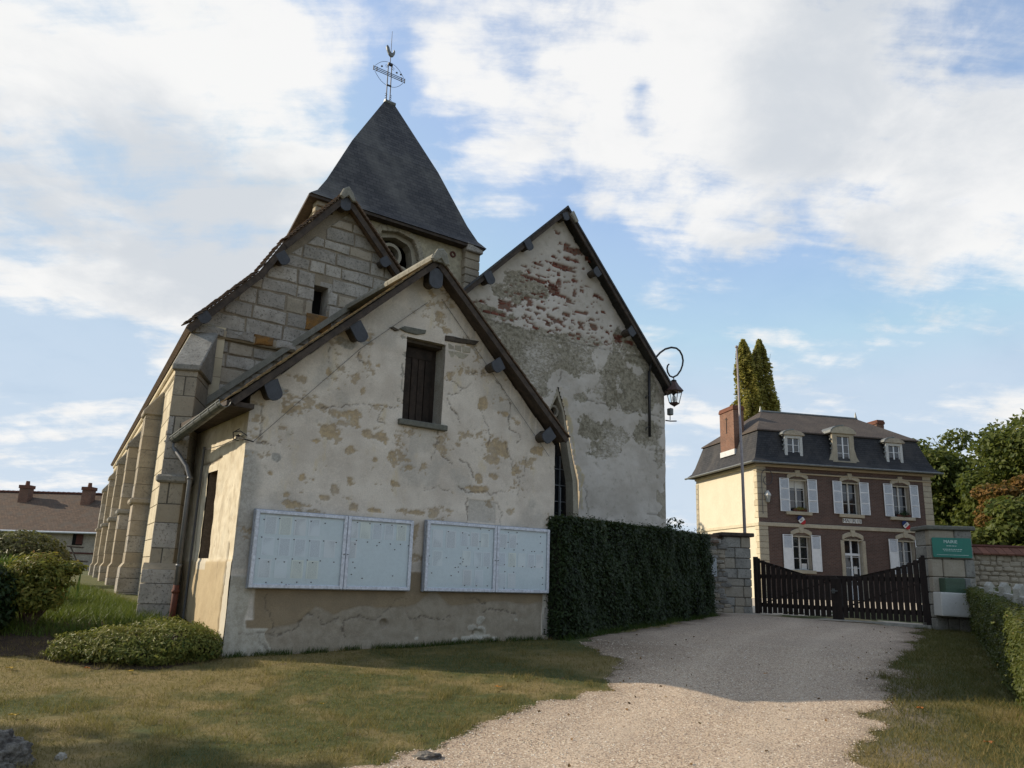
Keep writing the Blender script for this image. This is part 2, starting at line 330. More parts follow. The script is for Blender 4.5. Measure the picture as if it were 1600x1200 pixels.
    simple('chimney_brick_plain', (.19,.085,.055), (.14,.062,.042), 12, .92, .4, 60, .006, vary=.3)
    simple('roof_tile', (.155,.105,.068), (.10,.07,.052), 5, .9, .5, 50, .006, vary=.5)
    simple('moss_tile', (.27,.19,.085), (.11,.08,.05), 5, .92, .6, 50, .008, vary=.5)
    simple('barge', (.085,.065,.05), (.045,.036,.03), 8, .85, .4, 60, .004)
    simple('cap_slate', (.055,.058,.066), (.04,.042,.048), 9, .6, .2, 40, .003, vary=.15, spec=.4)
    simple('cement', (.27,.255,.21), (.20,.19,.155), 8, .95, .6, 40, .01)
    simple('zinc', (.20,.21,.20), (.135,.14,.135), 7, .5, .15, 40, .002, metal=.55, spec=.5)
    simple('pipe_grey', (.16,.165,.17), (.12,.125,.13), 7, .5, .1, 40, .002, metal=.2, spec=.5)
    simple('rust', (.11,.038,.026), (.075,.03,.022), 20, .8, .4, 80, .003)
    simple('iron', (.028,.027,.027), (.04,.035,.032), 20, .55, .2, 60, .002, metal=.4, spec=.5)
    simple('copper_dark', (.10,.055,.045), (.07,.04,.035), 20, .5, .2, 60, .002, metal=.5, spec=.5)
    simple('alu', (.58,.60,.65), (.54,.56,.61), 3, .38, .05, 60, .001, metal=.25, spec=.5)
    simple('alu_edge', (.32,.34,.38), (.28,.30,.33), 3, .4, .05, 60, .001, metal=.3, spec=.5)
    simple('board_back', (.78,.81,.84), (.75,.78,.81), 2, .8, .03, 60, .001, fine=.04)
    simple('white_paint', (.66,.68,.70), (.58,.60,.62), 7, .55, .12, 40, .002, spec=.4, fine=.12)
    simple('old_white', (.52,.52,.50), (.42,.42,.40), 9, .6, .2, 40, .003, fine=.2)
    simple('oak', (.043,.03,.022), (.022,.016,.012), 6, .8, .5, 60, .004, vary=.5)
    simple('beam', (.10,.08,.06), (.055,.045,.035), 12, .9, .8, 40, .015)
    simple('gate_wood', (.030,.021,.017), (.018,.013,.011), 12, .7, .35, 70, .003, vary=.45)
    simple('sill_stone', (.17,.165,.135), (.12,.12,.10), 14, .93, .6, 40, .008)
    simple('reveal_brown', (.20,.15,.10), (.14,.105,.075), 5, .92, .4, 30, .01)
    simple('hole', (.012,.011,.010), (.008,.008,.007), 9, 1, 0)  # near-black, carries the shade inside openings as colour
    simple('glass_edge', (.30,.31,.29), (.22,.23,.22), 4, .6, .1)
    simple('concrete', (.40,.385,.34), (.28,.27,.235), 9, .93, .6, 50, .008)
    simple('white_box', (.56,.55,.51), (.50,.49,.455), 2, .6, .05, 60, .001, fine=.06)
    simple('green_box', (.045,.085,.05), (.036,.07,.042), 4, .45, .05, 60, .001, spec=.5)
    simple('sign_green', (.0,.16,.115), (.0,.135,.10), 3, .35, .03, 60, .001, spec=.5, fine=.05)
    simple('sign_ink', (.60,.72,.68), (.50,.62,.58), 3, .5, 0)
    simple('ink_dark', (.05,.05,.055), (.04,.04,.045), 3, .6, 0)
    simple('plaque', (.42,.44,.45), (.35,.37,.375), 6, .5, .1)
    simple('pin', (.06,.05,.07), (.10,.03,.04), 3, .4, 0)
    simple('flag_blue', (.012,.025,.10), (.015,.03,.11), 3, .5, 0)
    simple('flag_white', (.62,.62,.60), (.55,.55,.54), 3, .5, 0)
    simple('flag_red', (.38,.02,.025), (.32,.02,.02), 3, .5, 0)
    simple('pole', (.34,.30,.30), (.28,.24,.24), 5, .45, .05, spec=.5)
    simple('stone_rock', (.21,.19,.16), (.055,.047,.04), 16, .95, .9, 30, .02)
    simple('slate_far', (.075,.078,.088), (.055,.058,.065), 4, .7, .3, 20, .01)
    simple('cream_wall', (.62,.555,.43), (.57,.51,.39), 1.0, .9, .1, 20, .004, fine=.06)
    simple('soil', (.075,.05,.032), (.045,.032,.022), 6, .97, .8, 30, .03)
    simple('bark', (.085,.07,.055), (.05,.042,.034), 12, .95, .7, 30, .02)
    simple('twig', (.11,.07,.045), (.06,.042,.03), 12, .9, .3, 30, .01)
    simple('farm_wall', (.40,.35,.27), (.29,.25,.20), 1.5, .93, .5, 6, .03)
    simple('pebble', (.42,.34,.25), (.25,.20,.155), 30, .9, 0, vary=0)
    m = Mt('wire'); m.col((.10,.10,.10)); M['wire'] = m.m
    # slated tower roof
    def rows(name, a, b, d, h=.11, w=.2, sc=1., rough=.62, axis='z'):
        m = Mt(name); n = m.N('ShaderNodeTexBrick'); uv = m.N('ShaderNodeUVMap') if False else None
        m.set(n.inputs['Vector'], m.attrv('uvw')); n.inputs['Scale'].default_value = 1; n.inputs['Brick Width'].default_value = w; n.inputs['Row Height'].default_value = h
        n.inputs['Mortar Size'].default_value = .008; n.inputs['Mortar Smooth'].default_value = .3; n.inputs['Bias'].default_value = 0
        m.set(n.inputs['Color1'], a); m.set(n.inputs['Color2'], b); m.set(n.inputs['Mortar'], tuple(x*.35 for x in a))
        st = m.ramp(m.noise(.9*sc, 7, .62, m.scaled(m.co, (1,1,.5))), .42, .72); c = m.mix(m.math('MULTIPLY', st, .8), n.outputs['Color'], d)
        c = m.mix(m.ramp(m.noise(30, 3, .7), .62, .72), c, d)
        sx = m.N('ShaderNodeSeparateXYZ'); m.set(sx.inputs[0], m.attrv('uvw')); fr = m.math('FRACT', m.math('DIVIDE', sx.outputs[1], h))
        m.col(c).rough(rough).bump(m.math('SUBTRACT', 1.0, fr), .8, .02).bump(n.outputs['Fac'], -.4, .006); M[name] = m.m; return m
    Mt.attrv = lambda s, n: (lambda a: (setattr(a, 'attribute_name', n), a.outputs['Vector'])[1])(s.N('ShaderNodeAttribute'))
    rows('tower_slate', (.030,.028,.027), (.062,.057,.053), (.14,.13,.11), .11, .2, .8)
    rows('dark_slate', (.034,.033,.034), (.045,.043,.043), (.08,.076,.068), .12, .2)
    rows('mansard_slate', (.024,.025,.028), (.038,.038,.041), (.065,.06,.056), .13, .22, rough=.8)
    rows('upper_tile', (.055,.044,.037), (.078,.058,.046), (.09,.072,.056), .13, .2, rough=.85)
    rows('farm_tile', (.085,.058,.042), (.13,.085,.058), (.09,.075,.06), .14, .2, 2, rough=.9)
    def bricks(name, a, b, mo, w=.22, h=.075, bump=.5):
        m = Mt(name); n = m.N('ShaderNodeTexBrick'); m.set(n.inputs['Vector'], m.attrv('uvw')); n.inputs['Scale'].default_value = 1; n.inputs['Brick Width'].default_value = w; n.inputs['Row Height'].default_value = h
        n.inputs['Mortar Size'].default_value = .009; n.inputs['Mortar Smooth'].default_value = .2; m.set(n.inputs['Color1'], a); m.set(n.inputs['Color2'], b); m.set(n.inputs['Mortar'], mo)
        c = m.mix(m.ramp(m.noise(1.5, 6, .6), .3, .7), n.outputs['Color'], m.mix(.35, n.outputs['Color'], (.05,.035,.03)))
        m.col(c).rough(.9).bump(n.outputs['Fac'], -bump, .01).bump(m.noise(40), .3, .006); M[name] = m.m
    bricks('brick_wall', (.08,.047,.039), (.115,.066,.053), (.13,.115,.10))
    bricks('chimney_brick', (.22,.10,.062), (.16,.072,.048), (.22,.18,.14))
    bricks('ashlar_wall', (.36,.315,.225), (.42,.37,.27), (.22,.18,.13), .6, .32, .4)
    bricks('nave_side', (.62,.54,.38), (.56,.48,.33), (.38,.31,.22), .7, .36, .4)
    # glass
    m = Mt('window_glass'); m.col((.012,.014,.018)).rough(.06); m.b.inputs['Specular IOR Level'].default_value = .8; m.bump(m.noise(2.5, 2), .04, .01); M['window_glass'] = m.m
    m = Mt('curtain'); m.col((.50,.50,.46)).rough(.9); m.bump(m.noise(20, 2, .5, m.scaled(m.co, (6, 1, .3))), .5, .02); M['curtain'] = m.m
    m = Mt('pane'); gl = m.N('ShaderNodeBsdfGlossy'); gl.inputs['Roughness'].default_value = .04; gl.inputs['Color'].default_value = (1, 1, 1, 1)
    tr = m.N('ShaderNodeBsdfTransparent'); tr.inputs['Color'].default_value = (.95,.97,.97,1); fr = m.N('ShaderNodeFresnel'); fr.inputs['IOR'].default_value = 1.22
    mx = m.N('ShaderNodeMixShader'); m.t.links.new(fr.outputs[0], mx.inputs[0]); m.t.links.new(tr.outputs[0], mx.inputs[1]); m.t.links.new(gl.outputs[0], mx.inputs[2])
    m.t.links.new(mx.outputs[0], m.t.nodes['Material Output'].inputs['Surface']); M['pane'] = m.m
    # printed paper: faint lines of type
    m = Mt('paper'); g = m.tc.outputs['Generated']; s = m.N('ShaderNodeSeparateXYZ'); m.set(s.inputs[0], g)
    row = m.ramp(m.math('FRACT', m.math('MULTIPLY', s.outputs[2], 26)), .45, .55); word = m.ramp(m.noise(14, 2, .5, m.scaled(g, (1, 1, 6), (m.rnd() and 0, 0, 0))), .42, .5)
    mar = m.math('MULTIPLY', m.ramp(s.outputs[0], .1, .12), m.ramp(s.outputs[0], .88, .9, 1, 0)); mar = m.math('MULTIPLY', mar, m.ramp(s.outputs[2], .93, .95, 1, 0))
    blk = m.ramp(m.noise(2.2, 1, .5, m.ocoord(40)), .38, .5)
    c = m.mix(m.math('MULTIPLY', m.math('MULTIPLY', m.math('MULTIPLY', row, word), mar), m.math('MULTIPLY', blk, .55)), m.mix(m.ramp(m.rnd(), .8, .9), m.mix(m.rnd(), (.88,.86,.88), (.79,.81,.86)), (.83,.82,.77)), (.2,.2,.24)); m.col(m.vary(c, .1)).rough(.8); M['paper'] = m.m
    # ground
    m = Mt('lawn'); geo = m.N('ShaderNodeNewGeometry').outputs['Position']; dry = m.attr('dry')
    a = m.mix(m.ramp(m.noise(1.3, 6, .6, geo), .35, .65), (.19,.15,.058), (.24,.18,.08)); b = m.mix(m.ramp(m.noise(8, 5, .7, geo), .35, .7), (.055,.07,.02), (.10,.10,.034))
    c = m.mix(dry, b, a); c = m.mix(m.ramp(m.noise(3.5, 6, .65, m.scaled(geo, (1,1,1), (9,3,0))), .60, .72), c, (.13,.10,.06)); c = m.mix(m.attr('bare'), c, (.20,.165,.12))
    m.col(c).rough(.97).bump(m.noise(60, 4, .7, geo), .8, .02).bump(m.noise(9, 4, .6, geo), .5, .04); M['lawn'] = m.m
    m = Mt('gravel'); geo = m.N('ShaderNodeNewGeometry').outputs['Position']
    vc = m.N('ShaderNodeTexVoronoi'); m.set(vc.inputs['Vector'], geo); vc.inputs['Scale'].default_value = 75
    sc = m.N('ShaderNodeSeparateColor'); m.set(sc.inputs[0], vc.outputs['Color'])
    c = m.mix(sc.outputs[0], (.27,.195,.135), (.57,.44,.315)); c = m.mix(m.ramp(sc.outputs[1], .8, .9), c, (.58,.49,.37)); c = m.mix(m.ramp(sc.outputs[2], .82, .9), c, (.15,.11,.085))
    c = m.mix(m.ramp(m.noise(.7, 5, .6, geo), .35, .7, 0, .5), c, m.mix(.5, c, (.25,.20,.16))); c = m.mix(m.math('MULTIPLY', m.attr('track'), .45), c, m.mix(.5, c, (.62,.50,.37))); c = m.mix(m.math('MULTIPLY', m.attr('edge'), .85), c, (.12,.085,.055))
    m.col(c).rough(.93).bump(m.vor(75, co=geo), -.9, .012).bump(m.noise(5, 4, .6, geo), .3, .03)
    al = m.ramp(m.math('ADD', m.attr('gm'), m.math('MULTIPLY', m.math('SUBTRACT', m.noise(16, 6, .75, geo), .5), .55)), -.02, .03); tr = m.N('ShaderNodeBsdfTransparent'); mx = m.N('ShaderNodeMixShader'); m.set(mx.inputs[0], al)
    m.t.links.new(tr.outputs[0], mx.inputs[1]); m.t.links.new(m.b.outputs[0], mx.inputs[2]); m.t.links.new(mx.outputs[0], m.t.nodes['Material Output'].inputs['Surface']); M['gravel'] = m.m
    m = Mt('path'); m.col(m.mix(m.noise(6), (.50,.42,.32), (.42,.35,.27))).rough(.95); M['path'] = m.m
    # leaves: per-face tint 0..1 through three tones
    def leaf(name, a, b, c3, tl=.35, rough=.5):
        m = Mt(name); t = m.attr('tint'); c = m.mix(m.ramp(t, 0, .55), a, b); c = m.mix(m.ramp(t, .72, 1.0), c, c3); m.col(c).rough(rough); m.b.inputs['Specular IOR Level'].default_value = .2
        td = m.N('ShaderNodeBsdfTranslucent'); m.set(td.inputs['Color'], m.mix(.5, c, (.16,.19,.03))); mx = m.N('ShaderNodeMixShader'); mx.inputs[0].default_value = tl
        m.t.links.new(m.b.outputs[0], mx.inputs[1]); m.t.links.new(td.outputs[0], mx.inputs[2]); m.t.links.new(mx.outputs[0], m.t.nodes['Material Output'].inputs['Surface']); M[name] = m.m
    leaf('hedge_leaf', (.014,.023,.009), (.028,.045,.014), (.055,.07,.024), .18)
    leaf('box_leaf', (.045,.066,.018), (.085,.10,.025), (.15,.13,.035))
    leaf('low_leaf', (.055,.09,.022), (.18,.18,.04), (.29,.24,.07))
    leaf('autumn_leaf', (.09,.12,.025), (.22,.20,.04), (.33,.17,.05))
    leaf('dark_leaf', (.012,.024,.008), (.02,.04,.012), (.05,.075,.02), .2)
    leaf('round_leaf', (.075,.08,.035), (.12,.12,.05), (.20,.17,.09))
    leaf('blade_leaf', (.02,.06,.012), (.035,.095,.02), (.06,.13,.03))
    leaf('tree_leaf', (.045,.07,.018), (.10,.12,.028), (.17,.165,.045), .42)
    leaf('orange_leaf', (.09,.075,.02), (.17,.09,.025), (.09,.10,.025), .3)
    leaf('poplar_leaf', (.20,.20,.045), (.33,.29,.07), (.46,.38,.12), .55)
    leaf('grass_blade', (.075,.075,.02), (.235,.18,.07), (.36,.27,.13), .35, .7)
    leaf('green_blade', (.02,.045,.008), (.045,.08,.014), (.09,.11,.03), .3, .6)
    leaf('nettle', (.035,.07,.012), (.075,.115,.02), (.13,.15,.035), .35)
    leaf('litter', (.10,.06,.03), (.17,.10,.045), (.26,.17,.06), .1, .8)
    leaf('fallen', (.38,.16,.02), (.30,.10,.02), (.40,.26,.04), .2)
make_materials()
def uvw(me, fn):     # vector attribute laid out in metres over the faces, used by course and slate patterns
    n = len(me.loops); co = np.zeros(len(me.vertices)*3, np.float32); me.vertices.foreach_get('co', co); co = co.reshape(-1, 3)
    at = me.attributes.new('uvw', 'FLOAT_VECTOR', 'CORNER'); out = np.zeros((n, 3), np.float32)
    for p in me.polygons:
        nn = p.normal; li = list(p.loop_indices); vi = list(p.vertices); P = co[vi]
        out[li] = fn(P, nn)
    at.data.foreach_set('vector', out.ravel())
def uvw_auto(P, n):
    n = np.array(n); h = np.hypot(n[0], n[1])
    if h < .05: a, b = np.array([1., 0, 0]), np.array([0, 1., 0])
    else:
        a = np.array([-n[1], n[0], 0])/h; b = np.cross(n, a); b = b if b[2] > 0 else -b
    q = np.zeros((len(P), 3)); q[:, 0] = P@a; q[:, 1] = P@b; return q
def grid_wall(name, us, zs, keep, fields, mapper, mat, parent, extra=None):
    U, Z = np.meshgrid(us, zs, indexing='ij'); A, disp = fields(U, Z); V = mapper(U, Z, disp).reshape(-1, 3)
    nu, nz = len(us), len(zs); idx = np.arange(nu*nz).reshape(nu, nz)
    uc = (us[:-1]+us[1:])/2; zc = (zs[:-1]+zs[1:])/2; UC, ZCc = np.meshgrid(uc, zc, indexing='ij'); k = keep(UC, ZCc)
    f = np.stack([idx[:-1, :-1], idx[1:, :-1], idx[1:, 1:], idx[:-1, 1:]], -1)[k]
    used = np.unique(f); rem = -np.ones(nu*nz, int); rem[used] = np.arange(len(used))
    return mesh_np(name, V[used], rem[f], mat, parent, {n: ('POINT', a.ravel()[used]) for n, a in A.items()}, smooth=True)
def lines(a, b, step, *ex):
    base = np.arange(a, b+step*.5, step); ex = [e for e in ex if a < e < b]
    base = np.array([x for x in base if all(abs(x-e) > step*.35 for e in ex)]); base[0] = a; base[-1] = b
    return np.unique(np.concatenate([base, ex])) if ex else base
def seg_dist(U, Z, pts):
    d = np.full(U.shape, 9.)
    for (a, b), (c, e) in zip(pts[:-1], pts[1:]):
        vx, vz = c-a, e-b; L2 = vx*vx+vz*vz+1e-9; t = np.clip(((U-a)*vx+(Z-b)*vz)/L2, 0, 1); d = np.minimum(d, np.hypot(U-a-t*vx, Z-b-t*vz))
    return d
def leafcloud(name, pts, size, mat, parent=None, aspect=.55, up=.3, seed=1, tint=None, kind=None, nrm=None, loc=None, lone=False):
    r = np.random.default_rng(seed); n = len(pts); pts = np.asarray(pts, float)
    N = r.normal(size=(n, 3)); N[:, 2] = np.abs(N[:, 2])*(1+up)
    if nrm is not None: N = N*.6+nrm*1.2
    N /= np.linalg.norm(N, axis=1)[:, None]; a = np.cross(N, r.normal(size=(n, 3))); a /= np.linalg.norm(a, axis=1)[:, None]; b = np.cross(N, a)
    s = (size*r.uniform(.6, 1.3, n))[:, None]; 
    V = np.stack([pts-a*s, pts-b*s*aspect+N*s*.12, pts+a*s, pts+b*s*aspect+N*s*.12], 1).reshape(-1, 3)
    F = np.arange(4*n).reshape(n, 4); t = r.random(n) if tint is None else np.clip(tint+r.normal(size=n)*.18, 0, 1)
    return mesh_np(name, V, F, M[mat], parent, {'tint': ('FACE', t)}, kind=kind, loc=loc)
# ================================================================ ground
def inpoly(x, y, P):
    c = np.zeros(x.shape, bool); n = len(P)
    for i in range(n):
        x1, y1 = P[i]; x2, y2 = P[(i+1) % n]
        k = ((y1 > y) != (y2 > y)); t = (x2-x1)*(y-y1)/(y2-y1+1e-12)+x1; c ^= k & (x < t)
    return c
GL = [(5.9,22.6),(5.19,20.65),(4.1,18.9),(2.79,16.9),(1.6,15.2),(1.35,14.2),(1.55,13.2),(1.74,12.6),(1.68,11.55),(1.12,10.1),(.32,9.05),(-.26,8.1),(-.77,7.25),(-1.11,6.75),(-2.0,5.2),(-3,3.4),(-5,1.5)]
GR = [(9.95,19.5),(9.59,18.85),(8.2,16.4),(6.59,13.65),(5.55,11.9),(4.73,10.3),(3.95,8.95),(3.07,7.2),(2.7,6),(2.6,3.8),(4,1)]
GP = GL+[(-8,-4),(8,-4)]+GR[::-1]
def dist_line(x, y, P):
    d = np.full(np.shape(x), 99.)
    for (a, b), (c, e) in zip(P[:-1], P[1:]):
        vx, vy = c-a, e-b; t = np.clip(((x-a)*vx+(y-b)*vy)/(vx*vx+vy*vy), 0, 1); d = np.minimum(d, np.hypot(x-a-t*vx, y-b-t*vy))
    return d
def gmask(x, y):        # > 0 on the gravel, with a ragged edge
    s = np.where(inpoly(x, y, GP), 1, -1)*np.minimum(dist_line(x, y, GL), dist_line(x, y, GR))
    return s+(fbm(x, y, 4, 2.2, 5)-.5)*.55+(fbm(x, y, 3, 9, 2)-.5)*.16
ax_x = np.unique(np.concatenate([np.arange(-900, -40, 60), np.arange(-40, -14, 2.), np.arange(-14, 14.01, .08), np.arange(14, 40, 2.), np.arange(40, 901, 60)]))
ax_y = np.unique(np.concatenate([np.arange(-300, -10, 30), np.arange(-10, 4, 1.), np.arange(4, 24.01, .08), np.arange(24, 70, 2.), np.arange(70, 901, 60)]))
X, Y = np.meshgrid(ax_x, ax_y, indexing='ij')
relief = (fbm(X, Y, 4, 1.1, 9)-.5)*.05*((Y > 3) & (Y < 26) & (abs(X) < 14))
Zg = tz(X, Y)+relief
idx = np.arange(X.size).reshape(X.shape)
Fq = np.stack([idx[:-1, :-1], idx[1:, :-1], idx[1:, 1:], idx[:-1, 1:]], -1).reshape(-1, 4)
side = X > np.interp(Y, [p[1] for p in GR[::-1]], [p[0] for p in GR[::-1]])-.3
dry = np.clip(sst((fbm(X, Y, 6, .6, 4, .68)-.36)/.2)*np.where(side, .35+.5*(Y < 10.5)*(X < 6), 1.)*np.where((Y > 11.8) & (X < -4.2), .1, 1), 0, 1)  # straw share, cut on the right verge to darken it where shade falls
bare = np.exp(-((X-4.9)**2/.35+(Y-10.9)**2/.5))+np.exp(-((X-4.5)**2/.15+(Y-9.4)**2/.5))+np.exp(-((X-3.75)**2/.2+(Y-7.7)**2/.6))+np.exp(-((X-5.6)**2/.3+(Y-12.2)**2/.2))
bare = np.clip(bare*(.4+fbm(X, Y, 3, 5, 3))*1.1, 0, 1)
ground = mesh_np('ground', np.stack([X, Y, Zg], -1).reshape(-1, 3), Fq, M['lawn'], None, {'dry': ('POINT', dry), 'bare': ('POINT', bare)}, smooth=True, kind='structure')
ground.name = 'ground'
gm = gmask((X[:-1, :-1]+X[1:, 1:])/2, (Y[:-1, :-1]+Y[1:, 1:])/2)
k = ((gm > -.3) & (X[:-1, :-1] > -8) & (X[:-1, :-1] < 12) & (Y[:-1, :-1] > 1) & (Y[:-1, :-1] < 23.6)).reshape(-1)
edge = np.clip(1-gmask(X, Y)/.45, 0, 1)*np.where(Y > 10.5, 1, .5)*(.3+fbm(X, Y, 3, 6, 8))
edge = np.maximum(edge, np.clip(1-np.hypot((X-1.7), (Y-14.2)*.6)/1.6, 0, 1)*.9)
ctr = np.interp(Y, [3, 7, 9, 10.3, 13.6, 16.4, 18.9, 22], [.3, 1.2, 2.2, 2.9, 4.2, 5.6, 7.4, 8.6]); track = (np.exp(-((X-ctr-.75)/.28)**2)+np.exp(-((X-ctr+.75)/.28)**2))*(.3+.9*fbm(X, Y, 3, 1.2, 19)); track = np.clip(track-.6*np.exp(-((X-ctr)/.3)**2)*fbm(X, Y, 3, 2, 29), 0, 1)
used = np.unique(Fq[k]); rem = -np.ones(X.size, int); rem[used] = np.arange(len(used))
V = np.stack([X, Y, Zg+.006], -1).reshape(-1, 3)[used]
mesh_np('gravel_drive', V, rem[Fq[k]], M['gravel'], None, {'edge': ('POINT', np.clip(edge, 0, 1).ravel()[used]), 'gm': ('POINT', gmask(X, Y).ravel()[used]), 'track': ('POINT', track.ravel()[used])}, smooth=True, kind='structure')
# the forecourt beyond the gate
q = MB(); q.add([(5.5, 22.4, .835), (11, 19.2, .75), (30, 27, .93), (30, 41, .98), (12.8, 41.2, .98), (7, 30, .95)], [(0, 1, 2, 3, 4, 5)]).build('forecourt_path', M['path'], kind='structure')
def gz(x, y): return tz(x, y)+(fbm(x, y, 4, 1.1, 9)-.5)*.05
# ---- blades of grass and loose stones
def blades(name, x, y, h, w, mat, seed, lean=.5, tint=None):
    r = np.random.default_rng(seed); n = len(x); z = gz(x, y)-.004; a = r.uniform(0, 2*np.pi, n); hh = h*r.uniform(.5, 1.4, n); ln = hh*r.uniform(0, lean*2, n); b = r.uniform(0, 2*np.pi, n)
    dx, dy = np.cos(a)*w/2, np.sin(a)*w/2; P = np.stack([x, y, z], -1)
    V = np.stack([P-np.stack([dx, dy, 0*dx], -1), P+np.stack([dx, dy, 0*dx], -1), P+np.stack([np.cos(b)*ln, np.sin(b)*ln, hh], -1)], 1).reshape(-1, 3)
    t = np.clip((r.random(n) if tint is None else tint+r.normal(size=n)*.2), 0, 1)
    o = mesh_np(name, V, np.arange(3*n).reshape(n, 3), M[mat], None, {'tint': ('FACE', t)}); return o
r = np.random.default_rng(11); n = 680000
x = r.uniform(-11, 10.5, n); y = 4.6+r.random(n)**1.35*17
FA = Frame((-3.877, 11.4546), 53.9)
u_ = (x-FA.o[0])*FA.A[0]+(y-FA.o[1])*FA.A[1]; v_ = (x-FA.o[0])*FA.B[0]+(y-FA.o[1])*FA.B[1]
inside = ((v_ > -.02) & (u_ > -.02)) | ((u_ > 5.8) & (v_ > -1.5))
g_ = gmask(x, y); vis = (abs(x)/np.maximum(y, .1) < .92)
k = (g_ < .10*r.random(n)**1.5) & ~inside & vis & (fbm(x, y, 3, 3.1, 6) > .22); x, y = x[k], y[k]
d = sst((fbm(x, y, 6, .6, 4, .68)-.36)/.2); rs = x > 2.6
tuft = fbm(x, y, 3, 5, 12)
tag(blades('lawn_grass', x, y, .028*(1+1.4*(tuft > .62))+.02*rs, .0065, 'grass_blade', 5, .8, tint=np.where(rs & (y > 8.6), .15+.25*d*(y < 10.3), .34+.22*d+.35*(tuft-.5))), 'short mown lawn, part dried to straw, around the drive', 'grass', kind='stuff')  # blade tint lowered right of the drive, shade put into the colour
ts = r.uniform(0, 5.6, 2600); wx = FA.o[0]+FA.A[0]*ts-FA.B[0]*r.random(2600)**2*.14; wy = FA.o[1]+FA.A[1]*ts-FA.B[1]*r.random(2600)**2*.14
kk = fbm(ts, ts*0, 4, 3.3, 2) > .42; tag(blades('wall_foot_grass', wx[kk], wy[kk], .085, .010, 'green_blade', 15, .5), 'longer grass left unmown along the foot of the annex wall', 'grass', kind='stuff')
hx = r.uniform(0, 1, 2600); hy = r.random(2600)**2*.2; P_ = np.stack([1.0+4.4*hx+.83*hy, 14.7+6.5*hx-.56*hy], -1); tag(blades('hedge_foot_grass', P_[:, 0], P_[:, 1], .10, .012, 'green_blade', 16, .6), 'grass and weeds along the foot of the tall hedge', 'grass', kind='stuff')
n = 2600; lx_ = r.uniform(-6, 9, n); ly_ = 6+r.random(n)*15; kk = (np.abs(lx_)/ly_ < .7) & ((gmask(lx_, ly_) > 0) | (r.random(n) < .25)) & ((lx_-FA.o[0])*FA.B[0]+(ly_-FA.o[1])*FA.B[1] < -.1); kk &= (r.random(n) < np.clip(np.exp(-np.abs(gmask(lx_, ly_))/.5)+.12, 0, 1)); lx_, ly_ = lx_[kk], ly_[kk]
tag(leafcloud('leaf_litter', np.stack([lx_, ly_, gz(lx_, ly_)+.014], -1), .022, 'litter', None, .6, 3, 8), 'small dry leaves scattered over the gravel edges', 'leaf litter', kind='stuff')
n = 60000; x = r.uniform(-11, -3.6, n); y = r.uniform(11.7, 19, n); wx, wy = FA.loc(0, 0)
u_ = (x-FA.o[0])*FA.A[0]+(y-FA.o[1])*FA.A[1]; v_ = (x-FA.o[0])*FA.B[0]+(y-FA.o[1])*FA.B[1]; k = (u_ < -.35) & (u_ > -6) & (fbm(x, y, 3, 1.5, 3) > .3); x, y = x[k], y[k]
tag(blades('rough_grass', x, y, .15, .016, 'nettle', 6, .7, tint=.25+.6*fbm(x, y, 3, 1.6, 7)), 'taller bright green grass and weeds along the buttresses', 'weeds', kind='stuff')
def pebbles(name, n, seed, test, size, mat, x0, x1, y0, y1):
    r = np.random.default_rng(seed); x = r.uniform(x0, x1, n); y = y0+r.random(n)**1.6*(y1-y0); k = test(x, y); x, y = x[k], y[k]; n = len(x)
    s = size*r.uniform(.4, 1.25, n)[:, None]; B = np.array([[1, 0, 0], [0, 1, 0], [-1, 0, 0], [0, -1, 0], [0, 0, .6], [0, 0, -.6]]); P = np.stack([x, y, gz(x, y)+.006], -1)
    V = (P[:, None, :]+B[None]*s[:, None]*r.uniform(.6, 1.2, (n, 6, 1))).reshape(-1, 3)
    T = np.array([[0, 1, 4], [1, 2, 4], [2, 3, 4], [3, 0, 4]]); F = (np.arange(n)[:, None, None]*6+T[None]).reshape(-1, 3)
    return mesh_np(name, V, F, M[mat], None, {'tint': ('FACE', np.repeat(r.random(n), 4))})
m = Mt('stone_chip'); t = m.attr('tint'); m.col(m.mix(m.ramp(t, 0, .6), (.25,.18,.12), m.mix(m.ramp(t, .7, 1), (.48,.385,.275), (.66,.60,.50)))).rough(.9); M['stone_chip'] = m.m
tag(pebbles('gravel_stones', 95000, 3, lambda x, y: (gmask(x, y) > -.05) & (abs(x)/y < .72), .011, 'stone_chip', -6, 9, 5, 15), 'loose honey coloured chippings spread over the drive', 'gravel', kind='stuff')
# ================================================================ church
CH_ = thing('church', 'old stone and plaster church with slate spire, three gables and a weathercock cross', 'church', (FA.o[0], FA.o[1], 0), FA.rz)
SH = FA.hit
z4 = lambda X, Y, off=0: SH(370+X/3, 380+Y/3, off)
z6 = lambda X, Y: SH(370+X/3.137, 760+Y/3.137)
def rot_frame(ox, oy, ang):
    c, s = math.cos(ang), math.sin(ang); return lambda p, q, z: (ox+p*c-q*s, oy+p*s+q*c, z)
